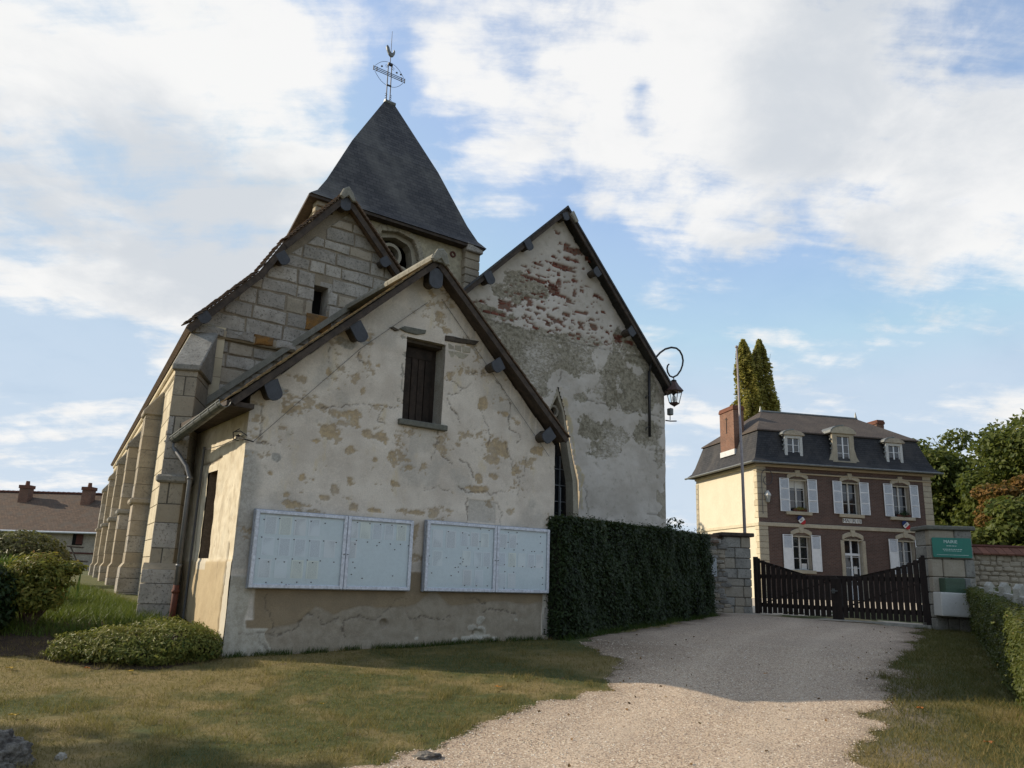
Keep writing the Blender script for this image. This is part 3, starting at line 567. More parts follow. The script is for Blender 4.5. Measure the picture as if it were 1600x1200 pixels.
# ---- annex front wall
W0, W1, WZ0, WZ1 = 2.535, 3.30, 3.72+.42, 5.56
WZ0 = SH(628, 655)[1]; WZ1 = SH(665, 532)[1]; W0 = SH(632, 590)[0]; W1 = SH(692.5, 600)[0]
us = lines(0, 5.87, .02, W0, W1); zs = lines(.25, 6.8, .02, WZ0, WZ1)
cracks = [[z4(*p) for p in c] for c in [
 [(950,875),(945,930),(930,970),(912,1010)], [(983,640),(1020,655),(1055,680),(1085,665),(1095,655)], [(1078,668),(1040,706),(985,708)], [(400,770),(480,765),(560,758),(650,760),(700,770),(762,762)],
 [(1080,608),(1130,612),(1180,606),(1195,590)], [(1215,640),(1250,690),(1272,730),(1290,762),(1275,820),(1280,870),(1330,892),(1320,940)], [(1265,940),(1270,980),(1290,1010),(1298,1060),(1325,1110),(1328,1150),(1315,1195)],
 [(1040,1140),(1070,1158),(1170,1170),(1260,1172)], [(575,495),(570,540),(590,560)], [(432,490),(434,560)], [(780,560),(776,700)], [(985,740),(1000,780),(1030,800),(1050,835)], [(1140,770),(1165,830),(1185,900),(1180,960)],
 [(970,990),(1010,1035)], [(680,780),(660,830),(690,850)], [(1050,1020),(1090,1040),(1120,1100)], [(880,1150),(950,1140),(1000,1165)], [(1300,1100),(1350,1090),(1360,1000)], [(100,935),(180,945)], [(120,760),(115,930)]]] + [[z6(*p) for p in c] for c in [
 [(140,530),(145,600),(170,660),(175,705)], [(0,715),(60,722),(110,718),(180,722),(260,712),(300,680),(332,632),(365,632),(395,655),(430,672),(490,655)], [(520,660),(560,640),(600,637),(650,655),(700,640),(740,600),(800,545),(828,560),(826,620),(850,650),(900,636),(940,637),(1000,655),(1060,640)],
 [(1110,545),(1160,550),(1215,575)], [(1205,612),(1290,605),(1360,622)], [(1130,55),(1128,180)], [(1275,80),(1300,130),(1292,180)], [(520,660),(510,700),(525,740)], [(110,720),(120,770),(160,800)]]]
def blobmask(U, Z, lst, f, seed=1, nz=.55, sc=5.):
    t = np.zeros(U.shape); nn = (fbm(U, Z, 6, sc, seed, .72)-.5)*nz*5.4-.12
    for it in lst:
        x, y, rx, ry = it; (u0, z0) = f(x, y); (u1, _) = f(x+rx, y); (_, z1) = f(x, y+ry)
        d = np.sqrt(((U-u0)/max(.02, abs(u1-u0)))**2+((Z-z0)/max(.02, abs(z1-z0)))**2)
        t = np.maximum(t, sst((1.12-d+nn)/.16))
    return t
PATCH = [(265,780,50,28),(400,770,36,18),(490,800,95,20),(430,880,50,36),(560,850,30,26),(615,890,32,22),(690,905,32,36),(365,925,30,12),(530,975,26,22),(210,865,20,13),(555,640,22,34),(590,695,12,18),(430,605,11,18),(948,335,30,20),(975,405,32,16),(910,235,22,30),(1000,620,20,30),(1050,610,13,18),(1155,750,20,32),(1255,800,26,14),(1225,955,48,38),(1210,1020,36,20),(1305,1060,18,24),(1205,1095,18,13),(1140,1105,18,22),(820,1060,34,20),(730,1000,22,26),(650,1015,13,10),(530,1120,24,20),(305,1095,26,24),(465,1150,22,22),(1110,1150,70,15),(1405,975,36,20),(1040,945,16,16),(745,1130,20,12),(610,455,22,10),(660,575,18,8),(160,1080,14,8),(850,470,6,8)]
PATCH6 = [(290,88,60,16),(430,55,34,20),(565,105,26,18),(680,120,36,10),(880,128,62,11),(1340,130,26,18),(872,235,16,44),(1535,192,30,6),(240,40,14,10)]
def f_front(U, Z):
    loss = np.maximum(blobmask(U, Z, PATCH, z4, 2), blobmask(U, Z, PATCH6, z6, 4))
    fine = sst((fbm(U, Z*1.5, 6, 2.6, 21, .74)-.62)/.03)*(Z > 1.7)*.85; loss = np.maximum(loss*.85, fine*.8)*np.clip(.35+1.3*fbm(U, Z, 3, 5, 77), 0, 1)
    pl = sst((1.655+(fbm(U, Z, 3, 6, 3)-.5)*.03-Z)/.03)*sst((U-.34+.1*(Z < .9)+(fbm(Z, U, 2, 3, 4)-.5)*.12)/.03)*sst((5.62-U+(fbm(Z, Z*0, 2, 2, 8)-.5)*.15)/.02)
    wU = U+(fbm(U, Z, 4, 9, 30, .65)-.5)*.13; wZ = Z+(fbm(U, Z, 4, 9, 31, .65)-.5)*.13
    cr = np.zeros(U.shape)
    for c in cracks: cr = np.maximum(cr, np.clip(1.1-seg_dist(wU, wZ, c)/(.006+.016*fbm(U, Z, 3, 3, 33)), 0, 1)*np.clip(.25+1.3*fbm(U, Z, 2, 1.7, 37), 0, 1))
    rim = np.clip(1-abs(loss-.5)*2.6, 0, 1)
    cem = sst((np.interp(U, [0,.5,1.,1.3,1.6,2.,2.4,3,3.3,3.7,4.6,5.87], [.80,.80,.86,1.12,1.02,1.12,1.1,1.14,1.38,1.15,1.2,1.18])+(fbm(U, Z, 4, 4, 9)-.5)*.1-Z)/.03)
    fall = blobmask(U, Z, [(1190,655,22,22),(1155,690,20,14),(1200,705,30,24),(1190,735,50,14),(1120,745,24,12),(1065,752,18,12),(1260,750,22,12),(880,745,10,8),(1365,655,7,6),(150,800,16,20)], z6, 6, .3)*(Z < 1.2)
    hole = blobmask(U, Z, [(722,672,22,26),(1180,720,26,18)], z6, 9, .3)
    stone = np.maximum(fall, sst((.62-U+(fbm(U, Z, 3, 5, 5)-.5)*.25)/.03)*sst((.79-Z)/.02))
    stone = np.maximum(stone, sst((U-5.62)/.02)*(Z < 1.75)*.9); stone = np.maximum(stone, sst((.30-U+(fbm(U, Z, 3, 3, 15)-.5)*.2)/.03)*(Z < 1.5))
    grey = np.maximum(blobmask(U, Z, [(520,470,55,26),(590,450,45,30),(190,690,50,20),(190,1005,26,26)], z4, 12, .25), sst((fbm(U, Z, 5, 1.3, 14)-.6)/.12)*.4)
    grey = np.maximum(grey, sst((.3-U+(fbm(U, Z, 3, 2, 16)-.5)*.4)/.2)*(Z < 3.3)*(Z > 1.6)*.75); pan = (U > SH(731, 800)[0]) & (U < SH(775, 800)[0]) & (Z > SH(750, 815)[1]) & (Z < SH(750, 781)[1]); grey = np.maximum(grey, pan*.55)
    strk = sst((fbm(U*7, Z*.6, 4, 1.6, 91, .6)-.5)/.18)*(np.clip(1-abs(U-(W0+W1)/2)/.55, 0, 1)*(Z < WZ0)*np.clip(1-(WZ0-Z)/1.1, 0, 1)*.8+np.clip(1-(np.minimum(3.98+(U/2.93)*2.79, 3.95+(5.87-U)/2.94*2.82)-Z)/.55, 0, 1)*.5+(Z < 2.0)*(Z > 1.6)*.3); grey = np.maximum(grey, strk*.8)
    loss = np.maximum(loss*(1-pl*.9), hole*.9)
    d = (fbm(U, Z, 4, 1.2, 40)-.5)*.05+(fbm(U, Z, 3, 8, 41)-.5)*.008-loss*.016-cr*.014-rim*.003+pl*.014-cem*pl*.006+stone*.012-hole*.04-pan*.01
    return {'loss': loss, 'grey': grey, 'plinth': pl*(1-stone), 'crack': np.maximum(cr, rim*.28), 'cement': cem, 'stone': stone}, d
def k_front(U, Z):
    top = np.minimum(3.98+(U/2.93)*2.79, 3.95+(5.87-U)/2.94*2.82)
    return (Z < top+.13) & ~((U > W0) & (U < W1) & (Z > WZ0) & (Z < WZ1)) & ~((U > 5.63) & (Z < .64))
grid_wall('annex_front_wall', us, zs, k_front, f_front, lambda U, Z, d: np.stack([U, -d, Z], -1), M['plaster'], CH_)
MB().box(5.6, 5.87, .12, .3, .2, .7).build('foot_shade_block', M['hole'], CH_)  # near-black block, shade of the cut-out corner put into its colour
# side wall, lit
SW = (1.2, 1.72, 1.74, 3.1)
vs_ = lines(0, 3.3, .03, SW[0], SW[1]); zs2 = lines(.3, 4.1, .03, SW[2], SW[3])
scr = [[(.28,1.95),(.25,1.7),(.2,1.5),(.27,1.2),(.3,.9),(.26,.5)], [(1.1,3.3),(1.6,3.25),(2.2,3.28)]]
def f_side(V_, Z):
    pl = sst((1.72+(fbm(V_, Z, 3, 5, 3)-.5)*.04-Z)/.03); cr = np.zeros(V_.shape)
    wV = V_+(fbm(V_, Z, 3, 8, 30)-.5)*.08
    for c in scr: cr = np.maximum(cr, np.clip(1.3-seg_dist(wV, Z, c)/.028, 0, 1))
    st = (1-pl)*0+sst((.26-V_+(fbm(V_, Z, 3, 3, 5)-.5)*.1)/.03)*(Z < 1.7); st = np.maximum(st, ((abs(V_-1.5) < .22) & (Z < 1.74) & (Z > 1.58))*.8)
    g = sst((fbm(V_*2.2, Z, 5, 2.2, 14, .65)-.60)/.06)*.45*(1-pl)
    d = (fbm(V_, Z, 4, 1.5, 50)-.5)*.05+(fbm(V_*1.8, Z, 4, 6, 51)-.5)*.022*(1-pl)-cr*.02+pl*.012
    return {'loss': 0*pl, 'grey': g, 'plinth': pl*(1-st), 'crack': cr, 'cement': 0*pl, 'stone': st*.8}, d
grid_wall('annex_side_wall', vs_, zs2, lambda V_, Z: ~((V_ > SW[0]) & (V_ < SW[1]) & (Z > SW[2]) & (Z < SW[3])), f_side, lambda V_, Z, d: np.stack([-d, 3.3-V_, Z], -1) if False else np.stack([-d, V_, Z], -1), M['lit_side_plaster'], CH_)
# far side and reveals
MB().box(5.62, 5.868, .35, 3.3, .3, 4.25).build('annex_far_wall', M['render_tower'], CH_)
b = MB(); b.box(SW[0]*0+.02, .45, SW[0]-.12, SW[0], SW[2]-.1, SW[3]+.1).box(.02, .45, SW[1], SW[1]+.12, SW[2]-.1, SW[3]+.1).box(.02, .45, SW[0], SW[1], SW[3], SW[3]+.12).box(.02, .45, SW[0], SW[1], SW[2]-.12, SW[2]); b.build('window_reveal', M['reveal_brown'], CH_)
MB().box(.40, .44, SW[0], SW[1], SW[2], SW[3]).build('opening_shade_panel', M['hole'], CH_)  # near-black panel standing in for the shade inside the opening
# attic hatch
b = MB(); b.box(W0-.1, W0, .01, .34, WZ0-.05, WZ1+.05).box(W1, W1+.1, .01, .34, WZ0-.05, WZ1+.05).box(W0-.1, W1+.1, .012, .34, WZ1, WZ1+.1); b.build('hatch_reveal', M['side_lintel'], CH_)
MB().box(W0, W1, .1, .34, WZ1-.06, WZ1-.002).build('hatch_head_beam', M['beam'], CH_)
ht = MB().box(W0, W1, .30, .33, WZ0, WZ1).build('hatch', M['oak'], CH_)
pw = (W1-.1-W0)/5
for i in range(5): MB().box(W0+.005+i*pw, W0+i*pw+pw-.008, .26+.004*(i % 2), .30, WZ0+.04, WZ1-.28).build('plank', M['oak'], ht, bevel=.005)
MB().box(W0+.01, W1-.1, .255, .31, WZ1-.28, WZ1-.1).build('plank', M['oak'], ht, bevel=.005)
MB().box(W0-.08, W1+.09, -.09, .2, WZ0-.1, WZ0-.002).build('hatch_sill', M['sill_stone'], CH_, bevel=.012)
# bedded timber and stone around the hatch
def lump(name, pts, y0, y1, mat, parent, jit=.01):
    pts = pts if area(pts) > 0 else pts[::-1]; return piece(pts, y1-y0 if y1 > y0 else .03, .012, jit, -y0, None).build(name, M[mat], parent)
lump('timber_lintel', [z4(760,403), z4(785,388), z4(830,398), z4(888,410), z4(880,425), z4(840,428), z4(790,415)], 0.0, .035, 'sill_stone', CH_)
lump('timber_lintel', [z4(975,433), z4(1050,445), z4(1132,462), z4(1115,476), z4(1040,468), z4(975,460)], 0.0, .04, 'beam', CH_)
lump('timber_lintel', [z4(716,396), z4(730,392), z4(758,406), z4(740,412)], 0, .03, 'beam', CH_)
for q in [[(985,470),(1018,476),(1016,500),(988,496)], [(1021,477),(1052,483),(1050,508),(1019,502)], [(1056,484),(1097,492),(1094,516),(1058,510)], [(985,502),(1050,512),(1088,522),(1060,542),(1000,538)]]: lump('stone', [z4(*p) for p in q], 0, .014, 'dressed', CH_)
# corner stones down the far right edge
zt = 1.70
for h, w in [(.20,.17),(.2,.22),(.21,.16),(.2,.2),(.27,.24),(.30,.27)]:
    piece([(5.875-w, zt-h+.012), (5.885, zt-h+.012), (5.885, zt), (5.875-w, zt)], .03, .012, .008, .008, None).build('stone', M['ashlar'], CH_); zt -= h
MB().tube([(5.8, .06, .35), (5.8, .06, .72)], .02).tube([(5.72, .08, .35), (5.72, .08, .66)], .012).build('drain_pipe', M['pipe_grey'], CH_)
# annex roof
TL, TA, TR = (-.38, 3.95), (2.89, 7.0), (5.95, 4.18)
def slab(a, b, th, y0, y1, M_=None, mb=None):
    d = Vector((b[0]-a[0], b[1]-a[1])).normalized(); n = Vector((d.y, -d.x)) if True else 0
    if n.y > 0: n = -n
    return (mb or MB()).prism([a, b, (b[0]+n.x*th, b[1]+n.y*th), (a[0]+n.x*th, a[1]+n.y*th)] if (b[0]-a[0]) < 0 else [b, a, (a[0]+n.x*th, a[1]+n.y*th), (b[0]+n.x*th, b[1]+n.y*th)], y0, y1, M_)
def ask(u, v, z): return (u+.06*(v+.28), v, z)
for a, b in ((TL, TA), (TA, TR)):
    o = slab(a, b, .07, -.28, 3.35, ask).build('roof_boarding', M['barge'], CH_)
    slab((a[0], a[1]-.015), (b[0], b[1]-.015), .095, -.31, -.28).build('barge_board', M['barge'], CH_)
def tiles(parent, a, b, y0, y1, wt, exp_, mat, n_part, seed, lift=.02, ny_part=2, M_=None, name='roof_tile'):
    r = random.Random(seed); d = Vector((b[0]-a[0], b[1]-a[1])); L = d.length; d /= L; n = Vector((-d.y, d.x)); n = n if n.y > 0 else -n
    rows = int(L/exp_); cols = int((y1-y0)/wt); rest = MB(); base = []
    for i in range(rows):
        for j in range(cols):
            s0 = i*exp_+r.uniform(-.008, .008); s1 = s0+exp_*1.9; l0 = lift+r.uniform(0, .014); l1 = .004+r.uniform(0, .006); ya = y0+j*wt+(.5*wt if i % 2 and j else 0)+r.uniform(-.004, .004); yb = ya+wt-.006
            if s1 > L: s1 = L
            P = [(a[0]+d.x*s+n.x*l, yy, a[1]+d.y*s+n.y*l) for s, l in ((s0, l0), (s1, l1)) for yy in (ya, yb)]
            Q = [(p[0]+n.x*.016, p[1], p[2]+n.y*.016) for p in P]; vs = P+Q
            fs = [(0, 1, 3, 2)[::-1], (4, 5, 7, 6), (0, 4, 5, 1)[::-1] if False else (0, 1, 5, 4), (2, 6, 7, 3), (0, 4, 6, 2), (1, 3, 7, 5)]
            if j < ny_part and i < n_part: MB().add([M_(*p) if M_ else p for p in vs], fs).build(name, M[mat], parent)
            else: rest.add([M_(*p) if M_ else p for p in vs], fs)
    if rest.v: rest.build('roof_tiles', M[mat], parent, kind='stuff')
rf = [c for c in bpy.data.objects if c.name.startswith('roof_boarding')]
tiles(rf[0], TL, TA, -.33, 3.3, .17, .105, 'moss_tile', 60, 1, .018, M_=ask)
tiles(rf[1], TR, TA, -.33, 3.3, .17, .105, 'roof_tile', 60, 2, .02, M_=ask)
q = MB()
for k in range(9):
    y0 = -.36+k*.41; q.prism([(TA[0]+.17*math.cos(t), TA[1]-.04+.13*math.sin(t)) for t in np.linspace(-.35, math.pi+.35, 9)][::1], y0, y0+.40)
q.build('ridge_tiles', M['cement'], CH_, kind='stuff')
piece([(2.70, 6.92), (2.78, 6.88), (2.89, 6.97), (3.0, 6.88), (3.10, 6.90), (3.03, 7.10), (2.93, 7.17), (2.83, 7.14)], .05, .03, .012, -.345).build('ridge_mortar', M['cement'], CH_)
# flashing where the annex roof meets the nave gable
slab((TL[0]+.1, TL[1]+.25), (TA[0], TA[1]+.14), .11, 3.08, 3.16).build('flashing', M['cement'], CH_)
def beam_cap(c, ang, w, h, y, parent=CH_):
    w *= .9; h *= .88    # slate-faced beam end, hanging square to the rake
    pts = [(-w/2, h*.45), (-w/2, -h*.25)]+[(w/2*math.cos(t), -h*.25+h*.27*math.sin(t)) for t in np.linspace(math.pi, 2*math.pi, 7)[1:-1]]+[(w/2, -h*.25), (w/2, h*.45)]
    ca, sa = math.cos(ang), math.sin(ang); P = [(c[0]+x*ca-z*sa, c[1]+x*sa+z*ca) for x, z in pts]
    MB().prism(P, y-.02, y+.015).build('beam_end_cover', M['cap_slate'], parent, bevel=.004)
    MB().prism([(c[0]+(x*ca-z*sa)*.7, c[1]+(x*sa+z*ca)*.7) for x, z in pts], y+.015, y+.3).build('beam_end', M['beam'], parent)
hz = lambda x, y: SH(x, y, -.27)
for (x, y, a, w, h) in [(427,609,.45,.26,.36),(561,518,.62,.26,.40),(681,434,0,.30,.44),(778,571,-.95,.26,.30),(857,681,-.85,.26,.34)]: beam_cap(hz(x, y), a, w, h, -.27)
# gutter and downpipe
ga, gb = Vector((-.46, -.34, 3.90)), Vector((-.46, 2.62, 3.66))
q = MB(); seg = 14; d = gb-ga
ringv = [(.085*math.cos(t), .085*math.sin(t)) for t in np.linspace(math.pi, 2*math.pi, 9)]+[(.078*math.cos(t), .078*math.sin(t)) for t in np.linspace(2*math.pi, math.pi, 9)]
vs = [(p.x+a, p.y, p.z+c) for p in (ga, gb) for a, c in ringv]; nn = len(ringv)
q.add(vs, [(i, (i+1) % nn, nn+(i+1) % nn, nn+i) for i in range(nn)]+[tuple(range(nn))[::-1], tuple(range(nn, 2*nn))])
for t in np.linspace(.04, .96, 8):
    p = ga+d*t; q.add([(p.x+a*1.1, p.y+yy, p.z+c*1.1) for yy in (0, .03) for a, c in ringv], [(i, (i+1) % nn, nn+(i+1) % nn, nn+i) for i in range(nn)])
q.tube([(ga.x-.085, ga.y, ga.z), (gb.x-.085, gb.y, gb.z)], .012, 6)
q.build('gutter', M['zinc'], CH_, smooth=False)
MB().box(-.42, -.02, -.27, 3.2, 3.86, 3.93).build('eaves_soffit', M['barge'], CH_)
dp = MB().tube([(-.46, 2.3, 3.62), (-.46, 2.3, 3.52), (-.38, 2.12, 3.36), (-.30, 1.96, 3.2), (-.25, 1.86, 3.0), (-.25, 1.85, 1.3)], .036, 10)
for z in (3.0, 1.62): dp.tube([(-.25, 1.855, z-.02), (-.25, 1.855, z+.02)], .046, 10)
dp.build('downpipe', M['pipe_grey'], CH_, smooth=True)
MB().tube([(-.25, 1.85, 1.32), (-.25, 1.85, .7)], .048, 10).tube([(-.25, 1.85, 1.20), (-.25, 1.85, 1.25)], .06, 10).build('downpipe_shoe', M['rust'], CH_, smooth=True)
MB().tube([(-.05, 1.98, 3.55), (-.05, 1.98, .8)], .02, 6).tube([(-.04, .03, 3.5), (-.05, 1.0, 3.47), (-.05, 1.98, 3.5)], .006, 5).build('cable', M['wire'], CH_)
def L3(p, v=-.03): return (p[0], v, p[1])
w1 = SH(395, 690); w2 = SH(680, 455); w3 = SH(855, 715)
MB().tube([L3(w1), L3(z4(270, 760)), L3(z4(575, 497)), L3(z4(890, 280))], .004, 5).tube([L3(z4(958, 265)), L3(z4(1190, 605)), L3(z4(1460, 1000))], .004, 5).build('lightning_wire', M['wire'], CH_)
q = MB(); q.tube([(.1, -.04, 3.42), (-.06, -.06, 3.44), (-.12, .1, 3.48), (-.06, .2, 3.5)], .01, 6).tube([(-.06, .16, 3.62), (-.14, .2, 3.56), (-.1, .26, 3.46), (-.03, .24, 3.45)], .008, 5).tube([(.0, -.03, 3.5), (-.1, .0, 3.56), (-.16, .12, 3.55)], .008, 5)
for yy in (.12, .17): q.lathe([(.0, 0), (.025, .01), (.018, .03), (.028, .045), (0, .06)], (-.08, yy, 3.47), 8)
q.build('wire_bracket', M['iron'], CH_)
# ---- nave gable (v = 3.2)
VN = 3.2
NG = [(-.12, .3), (5.35, .3), (5.35, 6.3), (2.46, 9.22), (1.25, 7.78), (.85, 7.12), (-.12, 6.1)]
S0, S1, SZ0, SZ1 = 2.03, 2.34, 6.69, 7.31
us = lines(-.12, 5.36, .12, S0, S1); zs = lines(.3, 9.3, .12, SZ0, SZ1)
topN = lambda U: np.where(U < 2.46, np.interp(U, [-.12, .85, 1.25, 2.46], [6.08, 7.1, 7.76, 9.2]), 9.2-(U-2.46)*1.03)
gab = grid_wall('nave_gable', us, zs, lambda U, Z: (Z < topN(U)+.08) & ~((U > S0) & (U < S1) & (Z > SZ0) & (Z < SZ1)), lambda U, Z: ({}, (fbm(U, Z, 3, 3, 3)-.5)*.01), lambda U, Z, d: np.stack([U, VN-d, Z], -1), M['mortar'], CH_)
b = MB(); b.box(S0-.1, S0, VN+.0, VN+.5, SZ0-.1, SZ1+.1).box(S1, S1+.1, VN+.0, VN+.5, SZ0-.1, SZ1+.1).box(S0, S1, VN, VN+.5, SZ1, SZ1+.1).box(S0, S1, VN, VN+.5, SZ0-.1, SZ0); b.build('slit_window', M['ashlar'], CH_)
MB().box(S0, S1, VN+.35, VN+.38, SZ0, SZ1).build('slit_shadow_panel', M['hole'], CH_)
rr = random.Random(5)
courses = [5.98,6.30,6.60,6.94,7.22,7.55,7.82,8.13,8.36,8.66,8.88,9.24]
gl = [(0.0, 5.95), (5.3, 5.95), (5.3, 6.22), (2.46, 9.12), (1.28, 7.74), (.88, 7.06), (.0, 6.16)]
convs = [[(1.2, 5.9), (5.3, 5.9), (5.3, 6.2), (2.46, 9.13), (1.2, 7.66)], [(.0, 5.9), (1.2, 5.9), (1.2, 7.62), (.9, 7.1), (.0, 6.15)]]
def stones_in(course_z, conv, u0, u1, parent, mat, y, hole=None, wr=(.3, .8), seed=1, gap=.014, proud=(.012, .035), M_=None, amin=.012, joints=None, name='stone'):
    r = random.Random(seed)
    for i, (za, zb) in enumerate(zip(course_z[:-1], course_z[1:])):
        u = u0-r.uniform(0, .4)
        while u < u1:
            w = r.uniform(*wr); a, b = u+gap, u+w-gap; u += w; split = r.random() < .12 and zb-za > .25
            for (z0, z1) in (((za, (za+zb)/2), ((za+zb)/2, zb)) if split else ((za, zb),)):
                rects = [[a, b]]
                if hole and z1 > hole[2]+.02 and z0 < hole[3]-.02:
                    rects = [[p, q] for p, q in ((a, min(b, hole[0]-.004)), (max(a, hole[1]+.004), b)) if q-p > .08]
                for p, q in rects:
                    g2 = gap+r.uniform(0, .01); poly = clip([(p, z0+g2), (q, z0+g2), (q, z1-g2), (p, z1-g2)], conv)
                    if len(poly) > 2 and abs(area(poly)) > amin:
                        mm = mat if isinstance(mat, str) else r.choice(mat)
                        piece(poly, r.uniform(*proud), .02, .014, y, M_).build(name, M[mm], parent)
# draw the gable stones against the whole (nearly convex) outline
hullN = [(-.1, 5.95), (5.3, 5.95), (5.3, 6.4), (2.46, 9.28), (.80, 7.1), (-.1, 6.14)]
stones_in(courses, hullN, 0., 5.3, gab, ['ashlar']*14+['buttress_stone'], VN, (S0, S1, SZ0, SZ1), (.30, .85), 8, gap=.017)
stones_in([3.6,3.95,4.3,4.62,4.95,5.25,5.52,5.76], [(.1, 3), (3.4, 3), (3.4, 5.8), (.1, 5.8)], .1, 3.4, gab, 'ashlar', VN, None, (.32, .75), 9)
piece([(S0-.1, SZ0-.36), (S1+.12, SZ0-.36), (S1+.12, SZ0-.02), (S0-.1, SZ0-.02)], .04, .02, .012, VN).build('stone', M['lichen_stone'], gab)
q = MB(); q.prism([(0, 0)]*0 or [(-.2, 5.78), (3.1, 5.78), (3.1, 5.95), (-.2, 5.95)], VN-.10, VN+.01); q.build('string_course', M['buttress_stone'], gab, bevel=.03)
for i, (a, b_) in enumerate([(-.2,.35),(.36,.9),(.92,1.3),(1.32,1.75)]): piece([(a, 5.80), (b_, 5.80), (b_, 5.97), (a, 5.98)], .13, .03, .02, VN).build('stone', M['ashlar' if i % 2 else 'lichen_stone'] if i == 2 else M['ashlar'], gab)
# nave roof following the slightly turned long walls
SK = (.1236, .992)
def skew(u, v, z): return (u+SK[0]*(v-2.97), 2.97+SK[1]*(v-2.97), z)
NR = [(-.36, 5.86), (.80, 7.18), (1.22, 7.93), (2.46, 9.42), (5.5, 6.3)]
for i, (a, b_) in enumerate(zip(NR[:-1], NR[1:])):
    o = slab(a, b_, .10, 2.97, 27, skew).build('nave_roof', M['roof_tile'], CH_); 
    slab((a[0], a[1]-.06), (b_[0], b_[1]-.03), .11, 2.93, 2.97, skew).build('barge_board', M['barge'], CH_)
    q = MB(); d = Vector((b_[0]-a[0], b_[1]-a[1])); L = d.length; d /= L; n_ = Vector((-d.y, d.x)); n_ = n_ if n_.y > 0 else -n_; k = int(L/.1)
    for t in range(k):
        for jj in range(2):
            s0, s1 = (t*.1, t*.1+.16) if d.y > 0 else (t*.1-.06, t*.1+.1); l0, l1 = (.045, .005) if d.y > 0 else (.005, .045)
            ya = 2.90+jj*.17; P = [(a[0]+d.x*s+n_.x*l, yy, a[1]+d.y*s+n_.y*l) for s, l in ((s0, l0+random.uniform(0, .012)), (s1, l1)) for yy in (ya, ya+.16)]
            Q = [(p[0]+n_.x*.018, p[1], p[2]+n_.y*.018) for p in P]; q.add(P+Q, [(0, 1, 3, 2), (4, 6, 7, 5), (0, 4, 5, 1), (2, 3, 7, 6), (0, 2, 6, 4), (1, 5, 7, 3)])
    q.build('verge_tiles', M['roof_tile'], o, kind='stuff')
q = MB(); q.tube([skew(2.46, v, 9.40) for v in (2.9, 10, 27)], .1, 8); q.build('ridge_tiles', M['cement'], CH_)
piece([(2.28, 9.26), (2.36, 9.22), (2.46, 9.34), (2.57, 9.22), (2.66, 9.22), (2.58, 9.42), (2.46, 9.54), (2.36, 9.46)], .06, .03, .012, 2.92).build('ridge_mortar', M['cement'], CH_)
for (x, y, a, w, h) in [(318,494,.75,.26,.30),(442,403,.72,.26,.32),(540,318,0,.26,.36),(602,409,-.85,.24,.28)]: beam_cap(SH(x, y, 2.95), a, w, h, 2.95)
# nave side wall and cornice
NW = rot_frame(-.12, 3.2, -math.radians(7.1))       # p outward is negative u side; q along the wall
def nw(p, q_, z): return NW(-p, q_, z)
o = MB().box(-.02, -.5, 0, 23.5, .3, 6.0, nw); w_ = o.build('nave_side_wall', M['nave_side'], CH_); uvw(w_.data, uvw_auto)
MB().box(0, .06, .0, 23.6, 5.50, 5.68, nw).box(0, .11, 0, 23.6, 5.68, 5.86, nw).build('cornice', M['render_nave'], CH_, bevel=.03)
r = random.Random(3); z = .75
while z < 5.6:
    h = r.uniform(.3, .38); y0 = .75
    while y0 < 4.4:
        w = r.uniform(.5, .9); y1 = min(y0+w, 4.45); MB().box(.0, .022, y0, y1-.012, z, min(z+h, 5.62)-.012, nw).build('stone', M['cream_dressed'], w_, bevel=.006); y0 = y1
    z += h
def buttress(fm, wid, outd, tops, parent, seed, ledge=3.0, plinth=1.55, zb=.4, mat='buttress_stone', capm='ashlar'):
    r = random.Random(seed); core = MB(); w = wid/2
    core.box(.0, outd-.006, -w+.008, w-.008, zb, tops[0]-.02, fm); o = core.build('buttress', M['mortar_dark'], parent)
    z = zb
    while z < tops[0]-.05:
        if z < plinth: h, e = r.uniform(.26, .34), .07
        else: h, e = r.uniform(.30, .42), 0
        z1 = min(z+h, tops[0]); z1 = plinth if (z < plinth and z1 > plinth-.15) else z1; z1 = ledge if (z < ledge and abs(z1-ledge) < .17) else z1
        sp = r.random() < .35 and e == 0; cut = r.uniform(-.1, .1)
        for (a, b_) in (((-w-e, cut-.006), (cut+.006, w+e)) if sp else ((-w-e, w+e),)):
            MB().box(-.02, outd+e+r.uniform(-.006, .008), a, b_, z+.003, z1-.003, fm).build('stone', M['ashlar' if (z < plinth or r.random() < .25) else mat], o, bevel=.008)
        z = z1
    q = MB(); P = [(-.02, plinth), (outd+.07, plinth), (outd, plinth+.10), (-.02, plinth+.1)]
    q.add([fm(p, s, zz) for s in (-w-.07, w+.07) for p, zz in P], [(0, 1, 2, 3), (7, 6, 5, 4), (0, 4, 5, 1), (1, 5, 6, 2), (2, 6, 7, 3), (3, 7, 4, 0)]).build('plinth_slope', M[mat], o)
    MB().box(-.02, outd+.07, -w-.06, w+.06, ledge-.06, ledge+.07, fm).build('drip_ledge', M['pillar_stone'], o, bevel=.03)
    e = .05; q = MB(); P = [(-.02, tops[0]-.03), (outd+e, tops[0]-.03), (outd+e, tops[0]+.07), (-.02, tops[1])]
    q.add([fm(p, s, zz) for s in (-w-e, w+e) for p, zz in P], [(0, 1, 2, 3), (7, 6, 5, 4), (0, 4, 5, 1), (1, 5, 6, 2), (2, 6, 7, 3), (3, 7, 4, 0)]).build('buttress_cap', M['pillar_stone'], o, bevel=.02)
    return o
for i, (v, t) in enumerate([(4.85, 5.0), (9.3, 4.8), (13.75, 4.8), (18.2, 4.7), (22.8, 4.6)]):
    buttress(lambda p, s, z, v=v: nw(p, v+s, z), .62, .36, (t, t+.65), CH_, 20+i)
